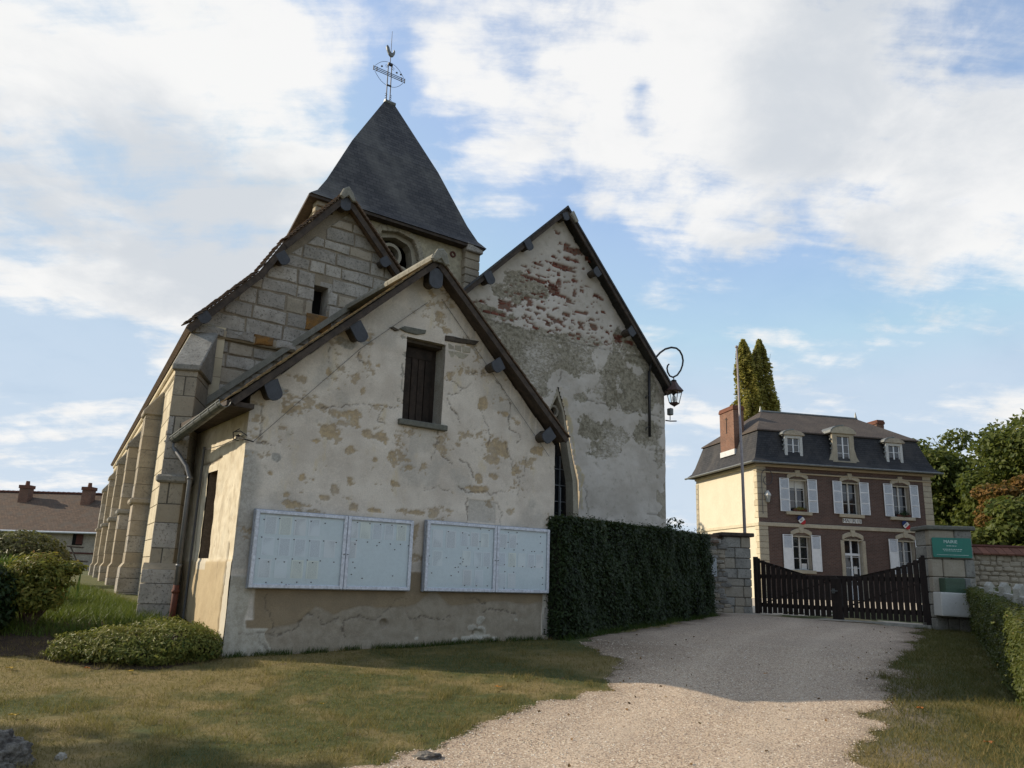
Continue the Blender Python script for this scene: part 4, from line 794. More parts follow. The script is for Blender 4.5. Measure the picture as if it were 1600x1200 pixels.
# diagonal corner buttress
p0 = FA.loc(-5.72, 13.98); p1 = FA.loc(-5.55, 13.02); dx, dy = p1[0]-p0[0], p1[1]-p0[1]; Ld = math.hypot(dx, dy); dx /= Ld; dy /= Ld
buttress(lambda p, s, z: (p0[0]+dx*p-dy*s, p0[1]+dy*p+dx*s, z), .37, Ld, (4.88, 5.85), CH_, 33)
# ---- south aisle gable with its brick gable head (v = 3.2, u 5.2..12.4)
T0, T1 = 5.3, 12.40
AR = [(8.56,6.26),(8.79,5.67),(8.96,5.01),(9.07,4.56),(9.26,3.95),(9.31,3.05),(9.31,2.2)]
arch = [(u, z) for u, z in AR]+[(17.1-u, z) for u, z in AR[::-1][:-1]]
archR = np.array(AR)
def archhalf(Z): return np.interp(Z, archR[::-1, 1], archR[::-1, 0]-8.55, right=-1)
us = lines(T0, T1, .035); zs = lines(.4, 10.9, .035)
topT = lambda U: np.where(U < 8.55, 7.75+(U-5.41)*.985, 10.85-(U-8.55)*1.075)
z5 = lambda X, Y: SH(700+X/2.223, 310+Y/2.223, 3.2)
BR = [(435,180,36,13),(430,212,32,6),(405,240,36,8),(315,228,18,5),(262,235,11,4),(345,215,8,4),(305,281,40,7),(372,318,21,22),(282,362,14,16),(200,372,22,17),(325,382,18,6),(165,398,36,6),(410,402,15,7),(460,395,22,6),(440,322,8,14),(385,287,8,11),(440,287,12,9),(520,340,18,11),(420,357,9,8),(505,447,17,11),(380,427,32,13),(357,412,20,7),(305,450,12,5),(195,423,13,5),(120,358,14,6),(95,358,8,5),(462,440,11,14),(590,482,15,15),(632,498,17,8),(555,465,8,7),(450,152,9,5),(380,122,11,8),(405,70,12,6),(465,321,7,6),(486,210,9,7),(415,160,12,6),(385,262,8,10),(500,420,8,5),(430,475,12,4),(515,507,10,5),(410,290,7,5),(370,250,12,4),(350,440,14,6),(240,330,12,4),(470,245,8,6),(395,340,10,5),(540,395,8,5),(330,330,9,4)]
GY = [(420,560,240,40),(250,480,150,40),(650,520,80,40),(600,700,120,50),(640,660,90,40),(210,330,70,40),(230,290,55,36),(300,320,55,30),(110,380,50,25),(180,400,90,25),(230,520,110,55),(300,600,80,55),(470,560,95,70),(600,610,90,80),(560,800,80,50),(700,820,50,60),(690,700,60,50),(320,665,45,30),(660,560,60,40),(560,870,50,30),(460,690,28,20),(730,880,20,40),(480,500,90,25)]
def bmask(U, Z, lst, f, nn, thr=1.0, soft=.12):
    t = np.zeros(U.shape)
    for x, y, rx, ry in lst:
        u0, z0 = f(x, y); u1 = f(x+rx, y)[0]; z1 = f(x, y+ry)[1]; d = np.maximum(abs(U-u0)/abs(u1-u0), abs(Z-z0)/abs(z1-z0)); t = np.maximum(t, sst((thr-d+nn)/soft))
    return t
def f_aisle(U, Z):
    nn = (fbm(U, Z*2.2, 4, 4.5, 61, .62)-.5)*1.5; br = bmask(U, Z, BR, z5, nn, .92, .1)
    sm = sst((fbm(U, Z*2.8, 4, 6, 66, .6)-.635)/.02)*(Z > 7.6)*(Z < 10.2)*sst((topT(U)-Z-.5)/.2); br = np.maximum(br, sm)
    gy = blobmask(U, Z, GY, z5, 7, .5, 1.6); gy = gy*.72+(fbm(U, Z, 4, 1.1, 71)-.48)*1.1*(Z < 7.9)*(Z > 4.2)
    half = archhalf(Z); dW = abs(U-8.55)-half; och = sst((.085-abs(dW-.08)+(fbm(U, Z, 5, 2.5, 8, .65)-.5)*.42)/.06)*(half > 0)*(Z > 3.3)*(U > 8.5)
    cr = np.zeros(U.shape); wU = U+(fbm(U, Z, 3, 5, 75)-.5)*.15; wZ = Z+(fbm(U, Z, 3, 5, 76)-.5)*.12
    for c in [[(5.8,7.55),(8.5,7.5),(11.8,7.6)], [z5(395,600), z5(385,640)], [z5(480,700), z5(740,760)], [z5(700,870), z5(750,880)], [z5(650,510), z5(700,545)], [z5(470,990), z5(490,1100)], [z5(620,700), z5(600,640)]]: cr = np.maximum(cr, np.clip(1.2-seg_dist(wU, wZ, c)/.022, 0, 1)*.8)
    q = ((Z*2.1) % 1 < .03)*(U > 11.9-.25*(np.floor(Z*2.1) % 2))*(Z < 6.6); cr = np.maximum(cr, q*.6)
    d = (fbm(U, Z, 4, .9, 62)-.5)*.09+(fbm(U, Z, 4, 5, 63)-.5)*.03-br*.032-cr*.02-np.clip(gy, 0, 1)*.015+och*.015
    return {'loss': br, 'grey': np.clip(gy, 0, 1), 'crack': cr, 'ochre': och}, d
ais = grid_wall('aisle_gable', us, zs, lambda U, Z: (Z < topT(U)+.02) & ~((abs(U-8.55) < archhalf(Z)-.0)), f_aisle, lambda U, Z, d: np.stack([U, VN-d, Z], -1), M['aisle_plaster'], CH_)
# bricks showing where the plaster has gone
cand = []
rb = random.Random(4); row = 0; z = 7.3
while z < 10.5:
    row += 1; u = T0+(row % 2)*.115
    while u < T1-.3:
        cand.append((u+rb.uniform(-.01, .01), z)); u += .232
    z += .078
cu = np.array([c[0]+.11 for c in cand]); cz = np.array([c[1]+.03 for c in cand]); A_, _ = f_aisle(cu, cz); ok = [c for c, l in zip(cand, A_['loss']) if l > .35]
rb.shuffle(ok); print('bricks', len(ok)); bm_ = []
for kk in range(6): bm_.append(piece([(0, 0), (.205-.03*kk*(kk > 3), 0), (.205-.03*kk*(kk > 3), .062), (0, .062)], .045, .008, .004, 0, None).mesh('brick'))
for me in bm_: me.materials.append(M['brick'])
rest = MB()
for i, (u, z) in enumerate(ok):
    if i < 295:
        o = link('brick', bm_[i % 6], None, ais, loc=(u, VN+.062+rb.uniform(-.008, .012), z)); o.rotation_euler = (rb.uniform(-.05, .05), 0, rb.uniform(-.03, .03))
    else: rest.box(u, u+.205, VN+.0+rb.uniform(0, .02), VN+.06, z, z+.062)
if rest.v: rest.build('bricks', M['brick'], ais, kind='stuff')
# body, roof
def tsk2(u, v, z): return (u+.185*(v-2.93), v, z)
MB().box(T1-.35, T1-.005, VN+.01, 12, .4, 6.7, lambda u, v, z: (u+.185*(v-VN), v, z)).build('aisle_side_wall', M['farm_wall'], CH_)
for a, b_ in (((5.05, 7.60), (8.55, 11.08)), ((8.55, 11.08), (12.58, 6.75))):
    slab(a, b_, .05, 2.9, 12, tsk2).build('aisle_roof', M['dark_slate'], CH_); slab((a[0], a[1]-.05), (b_[0], b_[1]-.05), .12, 2.93, 2.97).build('barge_board', M['barge'], CH_)
for o in [c for c in bpy.data.objects if c.name.startswith('aisle_roof')]: uvw(o.data, uvw_auto)
MB().prism([(8.62, 10.86), (8.8, 10.66), (8.9, 10.72), (8.72, 10.98)], 2.86, 2.95).build('ridge_mortar', M['concrete'], CH_, bevel=.02)
for (x, y, a, w, h) in [(765,434,.62,.28,.36),(826,382,.62,.26,.34),(933,425,-.8,.28,.26),(987,518,-.8,.28,.28),(884,338,.5,.22,.25)]: beam_cap(SH(x, y, 2.9), a, w, h, 2.9)
# its window: moulded frame, tracery, leaded glass
ins = [(8.55+(u-8.55)*.78, z-.22 if z > 6 else z) for u, z in arch]; outr = [(8.55+(u-8.55)*1.03, z+.02) for u, z in arch]
MB().ring(ins[:-1] if False else ins, arch, VN+.03, VN+.30).build('window_moulding', M['dressed'], CH_)
MB().prism([p for p in arch][::-1] if area(arch) < 0 else arch, VN+.42, VN+.45).build('window_glass', M['window_glass'], CH_)
def circ(cx, cz, r0, r1, n=20): return [(cx+r0*math.cos(t), cz+r0*math.sin(t)) for t in np.linspace(0, 2*math.pi, n+1)[:-1]], [(cx+r1*math.cos(t), cz+r1*math.sin(t)) for t in np.linspace(0, 2*math.pi, n+1)[:-1]]
tq = MB()
for cx, cz, r0, r1 in ((8.56,5.66,.105,.165),(8.50,5.18,.28,.34),(8.40,5.27,.085,.12),(8.66,5.14,.085,.12),(8.45,5.05,.08,.11),(8.55,6.02,.04,.075)):
    a, b_ = circ(cx, cz, r0, r1); tq.ring(a, b_, VN+.16, VN+.28)
tq.build('tracery', M['pillar_stone'], CH_)
tq = MB()
for zz in (3.05, 3.45, 3.85, 4.25): tq.box(7.85, 9.2, VN+.36, VN+.385, zz, zz+.02)
for uu in (8.25, 8.6, 8.95): tq.box(uu, uu+.025, VN+.35, VN+.39, 2.2, 4.6)
tq.box(8.92, 8.96, VN+.30, VN+.35, 2.2, 3.8).build('window_bars', M['pipe_grey'], CH_)
# ---- tower
VT = 4.1
TW = (2.25, 6.42, VT, VT+4.1)
us = lines(TW[0], TW[1], .06); zs = lines(6.0, 9.75, .06); WC = (4.30, 8.55)
def tw_half(Z): return np.where(Z < 8.75, .62, np.sqrt(np.clip(1.1**2-(Z-8.75+.0)**2*1.0-0, 0, None))-.48)
def hole_t(U, Z): return (abs(U-WC[0]) < tw_half(Z)) & (Z > 7.4) & (Z < 9.45)
tow = grid_wall('tower_wall', us, zs, lambda U, Z: ~hole_t(U, Z), lambda U, Z: ({}, (fbm(U, Z, 4, 1, 3)-.5)*.05), lambda U, Z, d: np.stack([U, VT-d, Z], -1), M['render_tower'], CH_)
def tsk(u, v, z): return (u+.178*(v-VT), v, z)
MB().box(TW[0], TW[0]+.4, VT+.06, TW[3], 6, 9.72, tsk).box(TW[1]-.4, TW[1], VT+.06, TW[3], 6, 9.72, tsk).box(TW[0]+.4, TW[1]-.4, TW[3]-.4, TW[3], 6, 9.72, tsk).build('tower_side_walls', M['render_nave'], CH_)
zc = np.linspace(7.6, 9.38, 9); hw = [float(tw_half(np.array(z))) for z in zc]
outl = [(WC[0]+h, z) for h, z in zip(hw, zc)]+[(WC[0], 9.47)]+[(WC[0]-h, z) for h, z in zip(hw[::-1], zc[::-1])]
for a, b_ in zip(outl[:-1], outl[1:]):           # voussoirs
    L = math.hypot(b_[0]-a[0], b_[1]-a[1]); k = max(1, round(L/.13))
    for j in range(k):
        p = (a[0]+(b_[0]-a[0])*j/k, a[1]+(b_[1]-a[1])*j/k); q_ = (a[0]+(b_[0]-a[0])*(j+1)/k, a[1]+(b_[1]-a[1])*(j+1)/k); cx, cz = WC[0], 8.55
        e = lambda t, s: (t[0]+(t[0]-cx)/math.hypot(t[0]-cx, t[1]-cz)*s, t[1]+(t[1]-cz)/math.hypot(t[0]-cx, t[1]-cz)*s)
        MB().prism([e(p, 0), e(q_, 0), e(q_, .15), e(p, .15)] if area([e(p, 0), e(q_, 0), e(q_, .15), e(p, .15)]) > 0 else [e(p, .15), e(q_, .15), e(q_, 0), e(p, 0)], VT-.035, VT+.22).build('voussoir', M['dressed'], tow, bevel=.012)
MB().box(WC[0]-.8, WC[0]+.8, VT+1.6, VT+1.65, 7.2, 9.6).build('belfry_shade_panel', M['hole'], tow)  # near-black panel, the belfry's inner shade put into its colour
tq = MB(); a, b_ = circ(WC[0]-.07, 8.93, .215, .29, 24); tq.ring(a, b_, VT+.16, VT+.34); a, b_ = circ(WC[0]+.22, 8.45, .2, .27, 24); tq.ring(a, b_, VT+.16, VT+.34); a, b_ = circ(WC[0]-.32, 8.45, .2, .27, 24); tq.ring(a, b_, VT+.16, VT+.34)
inn = [(WC[0]+(u-WC[0])*.8, z-.1*(z > 9.3)) for u, z in outl]; tq.ring(inn, outl, VT+.12, VT+.4)
tq.box(WC[0]-.62, WC[0]+.62, VT+.16, VT+.3, 8.08, 8.16).build('tower_tracery', M['dressed'], tow)
for k in range(4): MB().add([(WC[0]-.62, VT+.2, 7.62+k*.14), (WC[0]+.62, VT+.2, 7.62+k*.14), (WC[0]+.62, VT+.42, 7.74+k*.14), (WC[0]-.62, VT+.42, 7.74+k*.14)], [(0, 1, 2, 3)]).build('louvre_board', M['beam'], tow)
MB().lathe([(.07, 0), (.07, .03), (.03, .03)], (0, 0, 0), 10)
a, b_ = circ(5.84, 9.33, .04, .085, 12); MB().ring(a, b_, VT-.02, VT+.02).build('putlog_ring', M['rust'], tow)
# corner pier of the tower
z = 7.2; r = random.Random(6)
while z < 9.6:
    h = r.uniform(.16, .26); MB().box(6.12+r.uniform(-.03, .02), 6.55, VT-.17, VT+.3, z, min(z+h, 9.66)-.008).build('stone', M['buttress_stone'], tow, bevel=.02); z += h
MB().prism([(6.1, 9.45), (6.58, 9.45), (6.58, 9.55), (6.1, 9.68)], VT-.26, VT+.3).build('stone', M['ashlar'], tow, bevel=.02)
for k, zz in enumerate((9.18, 9.32, 9.45)): MB().box(2.2, 2.75, VT-.05-.05*k, VT+.1, zz, zz+.13).build('stone', M['dressed'], tow, bevel=.02)
# bell-cast spire
E0, E1, VE0, VE1 = 1.98, 6.66, VT-.28, VT+4.35
AP = (4.62, 4.88, 6.05, 14.15)
prof = [(0, 0, 9.62), (.10, .075, 9.80), (.22, .16, 10.16), (1, 1, 14.15)]
rings = []
for s, t, z in [(0, 0, 9.62), (.085, 0, 9.83), (.19, 0, 10.28), (.5, 0, 11.9), (1, 0, 14.15)]:
    kd = .178*(VE1-VE0); E0b, E1b = E0+kd, E1+kd; rings.append([(E0+(AP[0]-E0)*s, VE0+(AP[2]-VE0)*s, z), (E1+(AP[1]-E1)*s, VE0+(AP[2]-VE0)*s, z), (E1b+(AP[1]-E1b)*s, VE1+(AP[2]-VE1)*s, z), (E0b+(AP[0]-E0b)*s, VE1+(AP[2]-VE1)*s, z)])
q = MB(); vs = [p for g in rings for p in g]; fs = [(i*4+k, i*4+(k+1) % 4, (i+1)*4+(k+1) % 4, (i+1)*4+k) for i in range(4) for k in range(4)]; q.add(vs, fs+[(3, 2, 1, 0)])
sp_ = q.build('spire_roof', M['tower_slate'], CH_); uvw(sp_.data, uvw_auto)
MB().box(E0+.03, E1-.03, VE0+.03, VE1-.03, 9.55, 9.615, tsk).build('eaves_board', M['barge'], CH_)
MB().tube([(4.6, 6.05, 14.12), (4.92, 6.05, 14.12)], .06, 8).build('lead_cap', M['zinc'], CH_)
# weathercock cross
CX, CY = 4.70, 6.05
cr = MB(); q = cr
for s in (-.055, .055): q.tube([(CX+s, CY, 14.1), (CX+s*.95-.02, CY, 15.28)], .014, 6)
for zz in (14.62, 15.26): q.box(CX-.08, CX+.06, CY-.02, CY+.02, zz, zz+.03)
q.box(CX-.08, CX+.05, CY-.03, CY+.03, 15.26, 15.33)
for s in (-.05, .0, .05): q.tube([(CX-.50, CY, 14.98+s), (CX+.46, CY, 14.98+s)], .010, 6)
for s in (-.5, -.4, .36, .46): q.tube([(CX+s, CY, 14.91), (CX+s, CY, 15.05)], .012, 6)
for sx in (-1, 1):
    for sz in (-1, 1): q.tube([(CX-.02+sx*(.08+.36*t), CY, 14.98+sz*(.36-.28*t+.06*math.sin(t*3.1))) for t in np.linspace(0, 1, 8)], .006, 5)
    for k in range(3): q.tube([(CX+sx*(.07+.03*math.cos(a)), CY, 14.2+k*.07+.03*math.sin(a)) for a in np.linspace(0, 5, 8)], .006, 5)
    q.tube([(CX-.02+sx*(.1+.035*math.cos(a)), CY, 15.2+.035*math.sin(a)) for a in np.linspace(0, 5.5, 9)], .006, 5)
for px_ in (-.26, .2, .33): q.lathe([(0, 0), (.03, .02), (.03, .04), (0, .06)], (CX+px_, CY, 15.1), 6)
q.tube([(CX-.02, CY, 15.3), (CX-.03, CY, 16.35)], [.012, .005], 6); cro = q.build('cross', M['iron'], CH_)
rs_ = [(-.02, 15.52), (.05, 15.56), (.09, 15.64), (.10, 15.74), (.06, 15.80), (.05, 15.72), (.01, 15.66), (-.05, 15.68), (-.09, 15.80), (-.15, 15.86), (-.18, 15.80), (-.15, 15.70), (-.09, 15.58)]
MB().prism([(CX+x, z) for x, z in rs_] if area(rs_) > 0 else [(CX+x, z) for x, z in rs_[::-1]], CY-.03, CY+.03).build('weathercock', M['zinc'], cro, bevel=.012)
# ================================================================ town hall
FM = Frame((13.2718, 42.0), 78.4)
MH = thing('town_hall', 'two storey red brick town hall with slate mansard roof and white shutters beyond the gate', 'town hall', (FM.o[0], FM.o[1], 0), FM.rz)
MW, MD, ZB, ZE = 10.62, 7.55, .7, 8.0
MS = FM.hit
wins = [(1.83, 2.90, 5.5, 7.27), (5.0, 6.05, 5.5, 7.27), (8.13, 9.20, 5.5, 7.27), (1.88, 2.94, 2.45, 4.27), (4.93, 6.02, 1.0, 4.2), (8.19, 9.25, 2.45, 4.27)]
us = sorted({0, MW, *[a for w in wins for a in w[:2]]}); zs = sorted({ZB, ZE, *[a for w in wins for a in w[2:]]})
q = MB()
for a, b_ in zip(us[:-1], us[1:]):
    for c, d in zip(zs[:-1], zs[1:]):
        if not any(w[0] <= (a+b_)/2 <= w[1] and w[2] <= (c+d)/2 <= w[3] for w in wins): q.add([(a, 0, c), (b_, 0, c), (b_, 0, d), (a, 0, d)], [(0, 1, 2, 3)])
fw = q.build('brick_front', M['brick_wall'], MH); uvw(fw.data, uvw_auto)
sw_ = MB().box(0, .25, .02, MD, ZB, ZE).build('side_wall', M['cream_wall'], MH)
MB().box(MW-.25, MW, .02, MD, ZB, ZE).box(.25, MW-.25, MD-.3, MD, ZB, ZE).build('far_walls', M['farm_wall'], MH)
MB().box(.3, MW-.3, 1.0, 1.05, ZB, ZE).build('interior_shade_panel', M['hole'], MH)  # added near-black panel, gives the rooms' shade behind the windows
# quoins, string course, cornice
r = random.Random(8)
for x0, sgn in ((0, 1), (MW, -1)):
    z = 1.0; k = 0
    while z < 7.72:
        if not 4.62 < z+.15 < 4.95:
            L = .50 if k % 2 else .50; a, b_ = sorted((x0-sgn*.03, x0+sgn*L)); MB().box(a, b_, -.03, .0, z, z+.30).build('stone', M['dressed'], fw, bevel=.012)
            if sgn == 1: MB().box(-.03, .0, .0, .30+.1*(k % 2), z, z+.30).build('stone', M['cream_dressed'], sw_, bevel=.012)
        z += .315; k += 1
z = 1.0
while z < 7.6: MB().box(-.03, 0, MD-.35, MD+.02, z, z+.3).build('stone', M['dressed'], sw_, bevel=.012); z += .315
MB().box(-.06, MW+.05, -.07, 0, 4.66, 4.86).build('string_course', M['dressed'], MH, bevel=.015)
MB().box(-.06, 0, .0, MD, 4.66, 4.84).build('string_course', M['cream_dressed'], MH, bevel=.015)
MB().box(-.08, MW+.08, -.09, 0, 7.5, 7.58).box(-.16, MW+.16, -.16, 0, 7.82, 7.96).build('cornice', M['dressed'], MH, bevel=.02)
MB().box(-.1, 0, 0, MD, 7.8, 7.96).build('cornice', M['cream_dressed'], MH, bevel=.02)
# mansard
def ring_roof(rings, name, mat):
    q = MB(); vs = [p for g in rings for p in g]; q.add(vs, [(i*4+k, i*4+(k+1) % 4, (i+1)*4+(k+1) % 4, (i+1)*4+k) for i in range(len(rings)-1) for k in range(4)]+[(3, 2, 1, 0), tuple(range(len(rings)*4-4, len(rings)*4))])
    o = q.build(name, M[mat], MH); uvw(o.data, uvw_auto); return o
def rg(o, z, e=0): return [(-o, -o, z), (MW+o, -o, z), (MW+o, MD+o, z), (-o, MD+o, z)]
man = ring_roof([rg(.48, 7.97), rg(.46, 8.02), rg(.20, 8.25), rg(.03, 8.62), rg(-.37, 9.88)], 'mansard_roof', 'mansard_slate')
up = ring_roof([rg(-.27, 9.86), rg(-.28, 9.93), [(2.5, 3.7, 11.72), (8.9, 3.7, 11.72), (8.9, 3.8, 11.72), (2.5, 3.8, 11.72)]], 'upper_roof', 'upper_tile')
MB().tube([(2.5, 3.75, 11.74), (8.9, 3.75, 11.74)], .08, 8).lathe([(.12, 0), (.08, .1), (.02, .35)], (2.5, 3.75, 11.7), 8).lathe([(.12, 0), (.08, .1), (.02, .45)], (8.9, 3.75, 11.7), 8).build('ridge', M['zinc'], MH)
MB().tube([(-.5, -.5, 7.98), (MW+.5, -.5, 7.98)], .06, 6).tube([(-.5, -.5, 7.98), (-.5, MD+.5, 7.98)], .06, 6).build('gutter', M['zinc'], MH)
def chimney(x0, x1, y0, y1, z0, z1, base=True):
    o = MB().box(x0, x1, y0, y1, z0, z1).build('chimney', M['chimney_brick'], MH); uvw(o.data, uvw_auto)
    MB().box(x0-.05, x1+.05, y0-.05, y1+.05, z1-.22, z1-.06).box(x0-.02, x1+.02, y0-.02, y1+.02, z1-.06, z1+.04).build('chimney_cap', M['chimney_brick_plain'], o, bevel=.015)
    if base: MB().box(x0-.03, x0+.1, y0-.03, y1+.03, z0-.05, z0+.26).build('chimney_base', M['flag_white'], o); MB().tube([(x0-.02, (y0+y1)/2, z1-.55), (x0-.02, (y0+y1)/2, z1-1.5)], .02, 5).tube([(x0-.02, (y0+y1)/2-.15, z1-.7), (x0-.02, (y0+y1)/2+.15, z1-.62)], .02, 5).build('wall_anchor', M['iron'], o)
chimney(-.02, .62, 2.35, 4.05, 8.85, 11.62); chimney(10.05, 10.5, 3.3, 4.3, 9.2, 11.65, False); chimney(8.9, 9.3, 5.6, 6.1, 10.6, 11.9, False)
# windows
def arch_pts(a, b_, z, rise, n=9): return [(a+(b_-a)*t, z+rise*(1-(2*t-1)**2)) for t in np.linspace(0, 1, n)]
def window(a, b_, z0, z1, door=False, curtain=False, flowers=False, notice=None):
    top = arch_pts(a, b_, z1-.0, .17)
    # spandrel: brick down to the arch is covered by a stone arch
    o = MB().ring([(a, z1-.12)]+arch_pts(a, b_, z1-.02, .15)+[(b_, z1-.12)], [(a-.10, z1-.06)]+[(x+(x-(a+b_)/2)*.16, z+.19) for x, z in arch_pts(a, b_, z1-.02, .19)]+[(b_+.10, z1-.06)], -.05, .02).build('window_arch', M['dressed'], MH, bevel=.01)
    MB().prism([((a+b_)/2-.10, z1+.1), ((a+b_)/2+.10, z1+.1), ((a+b_)/2+.14, z1+.45), ((a+b_)/2-.14, z1+.45)], -.085, .0).build('stone', M['dressed'], o, bevel=.01)
    if door: MB().box(a-.2, a, -.04, .02, z0, z1-.1).box(b_, b_+.2, -.04, .02, z0, z1-.1).build('door_surround', M['dressed'], MH, bevel=.01)
    else: MB().box(a-.26, b_+.2, -.12, .1, z0-.18, z0-.001).build('window_sill', M['dressed'], MH, bevel=.015)
    MB().box(a, a+.03, .0, .32, z0, z1).box(b_-.03, b_, .0, .32, z0, z1).box(a, b_, .0, .32, z1, z1+.03).box(a, b_, .01, .32, z0-.01, z0+.02).build('window_reveal', M['side_lintel'], MH)
    fr = MB(); e = .055; m_ = (a+b_)/2
    fr.box(a+.03, a+.03+e, .22, .28, z0, z1).box(b_-.03-e, b_-.03, .22, .28, z0, z1).box(a+.03, b_-.03, .22, .28, z0, z0+e).box(a+.03, b_-.03, .22, .28, z1-e, z1).box(m_-.05, m_+.05, .20, .28, z0, z1)
    rails = [z0+(z1-z0)*t for t in ((1/3, 2/3) if not door else (.30, .52, .70))]
    if door: fr.box(a+.03, b_-.03, .19, .28, z0+(z1-z0)*.72, z0+(z1-z0)*.76); fr.box(a+.03, b_-.03, .21, .28, z0, z0+.75)
    for zz in rails: fr.box(a+.05, b_-.05, .235, .275, zz-.015, zz+.015)
    f = fr.build('door' if door else 'window', M['old_white'] if not door else M['white_paint'], MH, bevel=.006)
    zz = [z0]+rails+[z1]
    for z_a, z_b in zip(zz[:-1], zz[1:]):
        for x0, x1 in ((a+.08, m_-.05), (m_+.05, b_-.08)): MB().box(x0, x1, .25, .262, z_a+.02, z_b-.02).build('pane', M['window_glass'], f)
    if curtain: MB().box(a+.08, b_-.08, .24, .247, z1-.5, z1-.03).build('curtain', M['curtain'], f)
    if notice: MB().box(*notice).build('notice', M['flag_white'], f)
    return f
window(*wins[0], curtain=True); window(*wins[1]); window(*wins[2]); window(*wins[3], notice=(2.5, 2.8, .236, .243, 2.5, 2.8)); window(*wins[4], door=True, notice=(5.6, 5.8, .236, .243, 2.35, 2.75)); window(*wins[5])
def shutter(a, b_, z0, z1, half=False):
    tilt = random.uniform(-.03, .05); fr = MB(); e = .06; zz = [z0, z0+(z1-z0)*.36, z0+(z1-z0)*.69, z1] if not half else [z0, z0+(z1-z0)*.62, z1]
    fr.box(a, a+e, -.09, -.05, z0, z1).box(b_-e, b_, -.09, -.05, z0, z1)
    for z in zz: fr.box(a+e, b_-e, -.09, -.05, max(z-.035, z0), min(z+.035, z1))
    if half: fr.box(a+e, b_-e, -.08, -.055, z0, zz[1])
    s = fr.build('shutter', M['white_paint'], MH, bevel=.006); lv = MB()
    for z_a, z_b in zip(zz[:-1], zz[1:]):
        if half and z_a == z0: continue
        k = int((z_b-z_a-.07)/.05)
        for i in range(k): zc_ = z_a+.05+i*.05; lv.add([(a+e, -.085, zc_), (b_-e, -.085, zc_), (b_-e, -.058, zc_+.042), (a+e, -.058, zc_+.042)], [(0, 1, 2, 3)])
    lv.build('louvres', M['white_paint'], s, kind='stuff')
for a, b_, z0, z1, sl_, sr_, h in [(1.83,2.90,5.48,7.26,.58,.58,0),(5.0,6.05,5.5,7.27,.57,.59,0),(8.13,9.20,5.5,7.29,.57,.54,0),(1.88,2.94,2.4,4.27,.59,.57,1),(8.19,9.25,2.4,4.28,.57,.59,1)]:
    shutter(a-sl_, a-.01, z0, z1, h); shutter(b_+.01, b_+sr_, z0, z1, h)
# dormers
def dormer(cx, z0, z1, w, stone=False):
    mat = 'dressed' if stone else 'old_white'; yf = -.14 if stone else -.08; h = w/2
    q = MB().box(cx-h, cx-h+.17*(1+stone*.7), yf, yf+.14, z0, z1).box(cx+h-.17*(1+stone*.7), cx+h, yf, yf+.14, z0, z1).box(cx-h, cx+h, yf+.002, yf+.14, z1-.16, z1).box(cx-h-.04, cx+h+.04, yf-.05, yf+.1, z0-.08, z0)
    if stone:
        for s in (-1, 1): P = [(cx+s*h, z0), (cx+s*(h+.28), z0), (cx+s*(h+.12), z0+.25), (cx+s*h, z0+.7)]; q.prism(P if area(P) > 0 else P[::-1], yf, yf+.14)
    d = q.build('dormer', M[mat], MH, bevel=.012)
    MB().box(cx-h+.02, cx-h+.05, yf+.14, 1.4, z0, z1).box(cx+h-.05, cx+h-.02, yf+.14, 1.4, z0, z1).build('dormer_cheek', M['mansard_slate'], d)
    top = [(cx+(h+.12)*math.cos(t), z1+(.42 if stone else .28)*math.sin(t)) for t in np.linspace(0, math.pi, 11)]
    MB().prism([(cx-h-.16, z1-.02)][:0]+top, yf-.1, 1.5).build('dormer_hood', M['dressed' if stone else 'farm_wall'], d, bevel=.01)
    MB().prism([(x, z+.05) for x, z in top][:6]+[(x, z) for x, z in top][5::-1] if False else [(cx+(h+.17)*math.cos(t), z1+.03+(.46 if stone else .31)*math.sin(t)) for t in np.linspace(math.pi*.5, math.pi, 6)]+[(cx+(h+.12)*math.cos(t), z1+(.425 if stone else .285)*math.sin(t)) for t in np.linspace(math.pi, math.pi*.5, 6)], yf-.12, 1.5).build('hood_flashing', M['zinc'], d)
    a, b_ = cx-h+.17*(1+stone*.7), cx+h-.17*(1+stone*.7); m_ = (a+b_)/2
    f = MB().box(a, a+.05, yf+.08, yf+.13, z0, z1-.16).box(b_-.05, b_, yf+.08, yf+.13, z0, z1-.16).box(m_-.04, m_+.04, yf+.07, yf+.13, z0, z1-.16).box(a, b_, yf+.08, yf+.13, z0, z0+.05).build('window', M['white_paint'], d)
    q = MB()
    for t in (.33, .66): q.box(a, b_, yf+.09, yf+.12, z0+(z1-.16-z0)*t-.012, z0+(z1-.16-z0)*t+.012)
    q.build('glazing_bars', M['white_paint'], d); MB().box(a, b_, yf+.105, yf+.112, z0, z1-.16).build('pane', M['window_glass'], d)
    for i in range(5): MB().box(cx-h-.10, cx-h+.0, yf+.05+.0*i, yf+.13, z0+.12+i*.26, z0+.2+i*.26).build('slate_edge', M['zinc'], d)
dormer(2.22, 8.40, 9.62, 1.08); dormer(5.22, 8.38, 9.90, 1.34, True); dormer(8.45, 8.38, 9.60, 1.06)
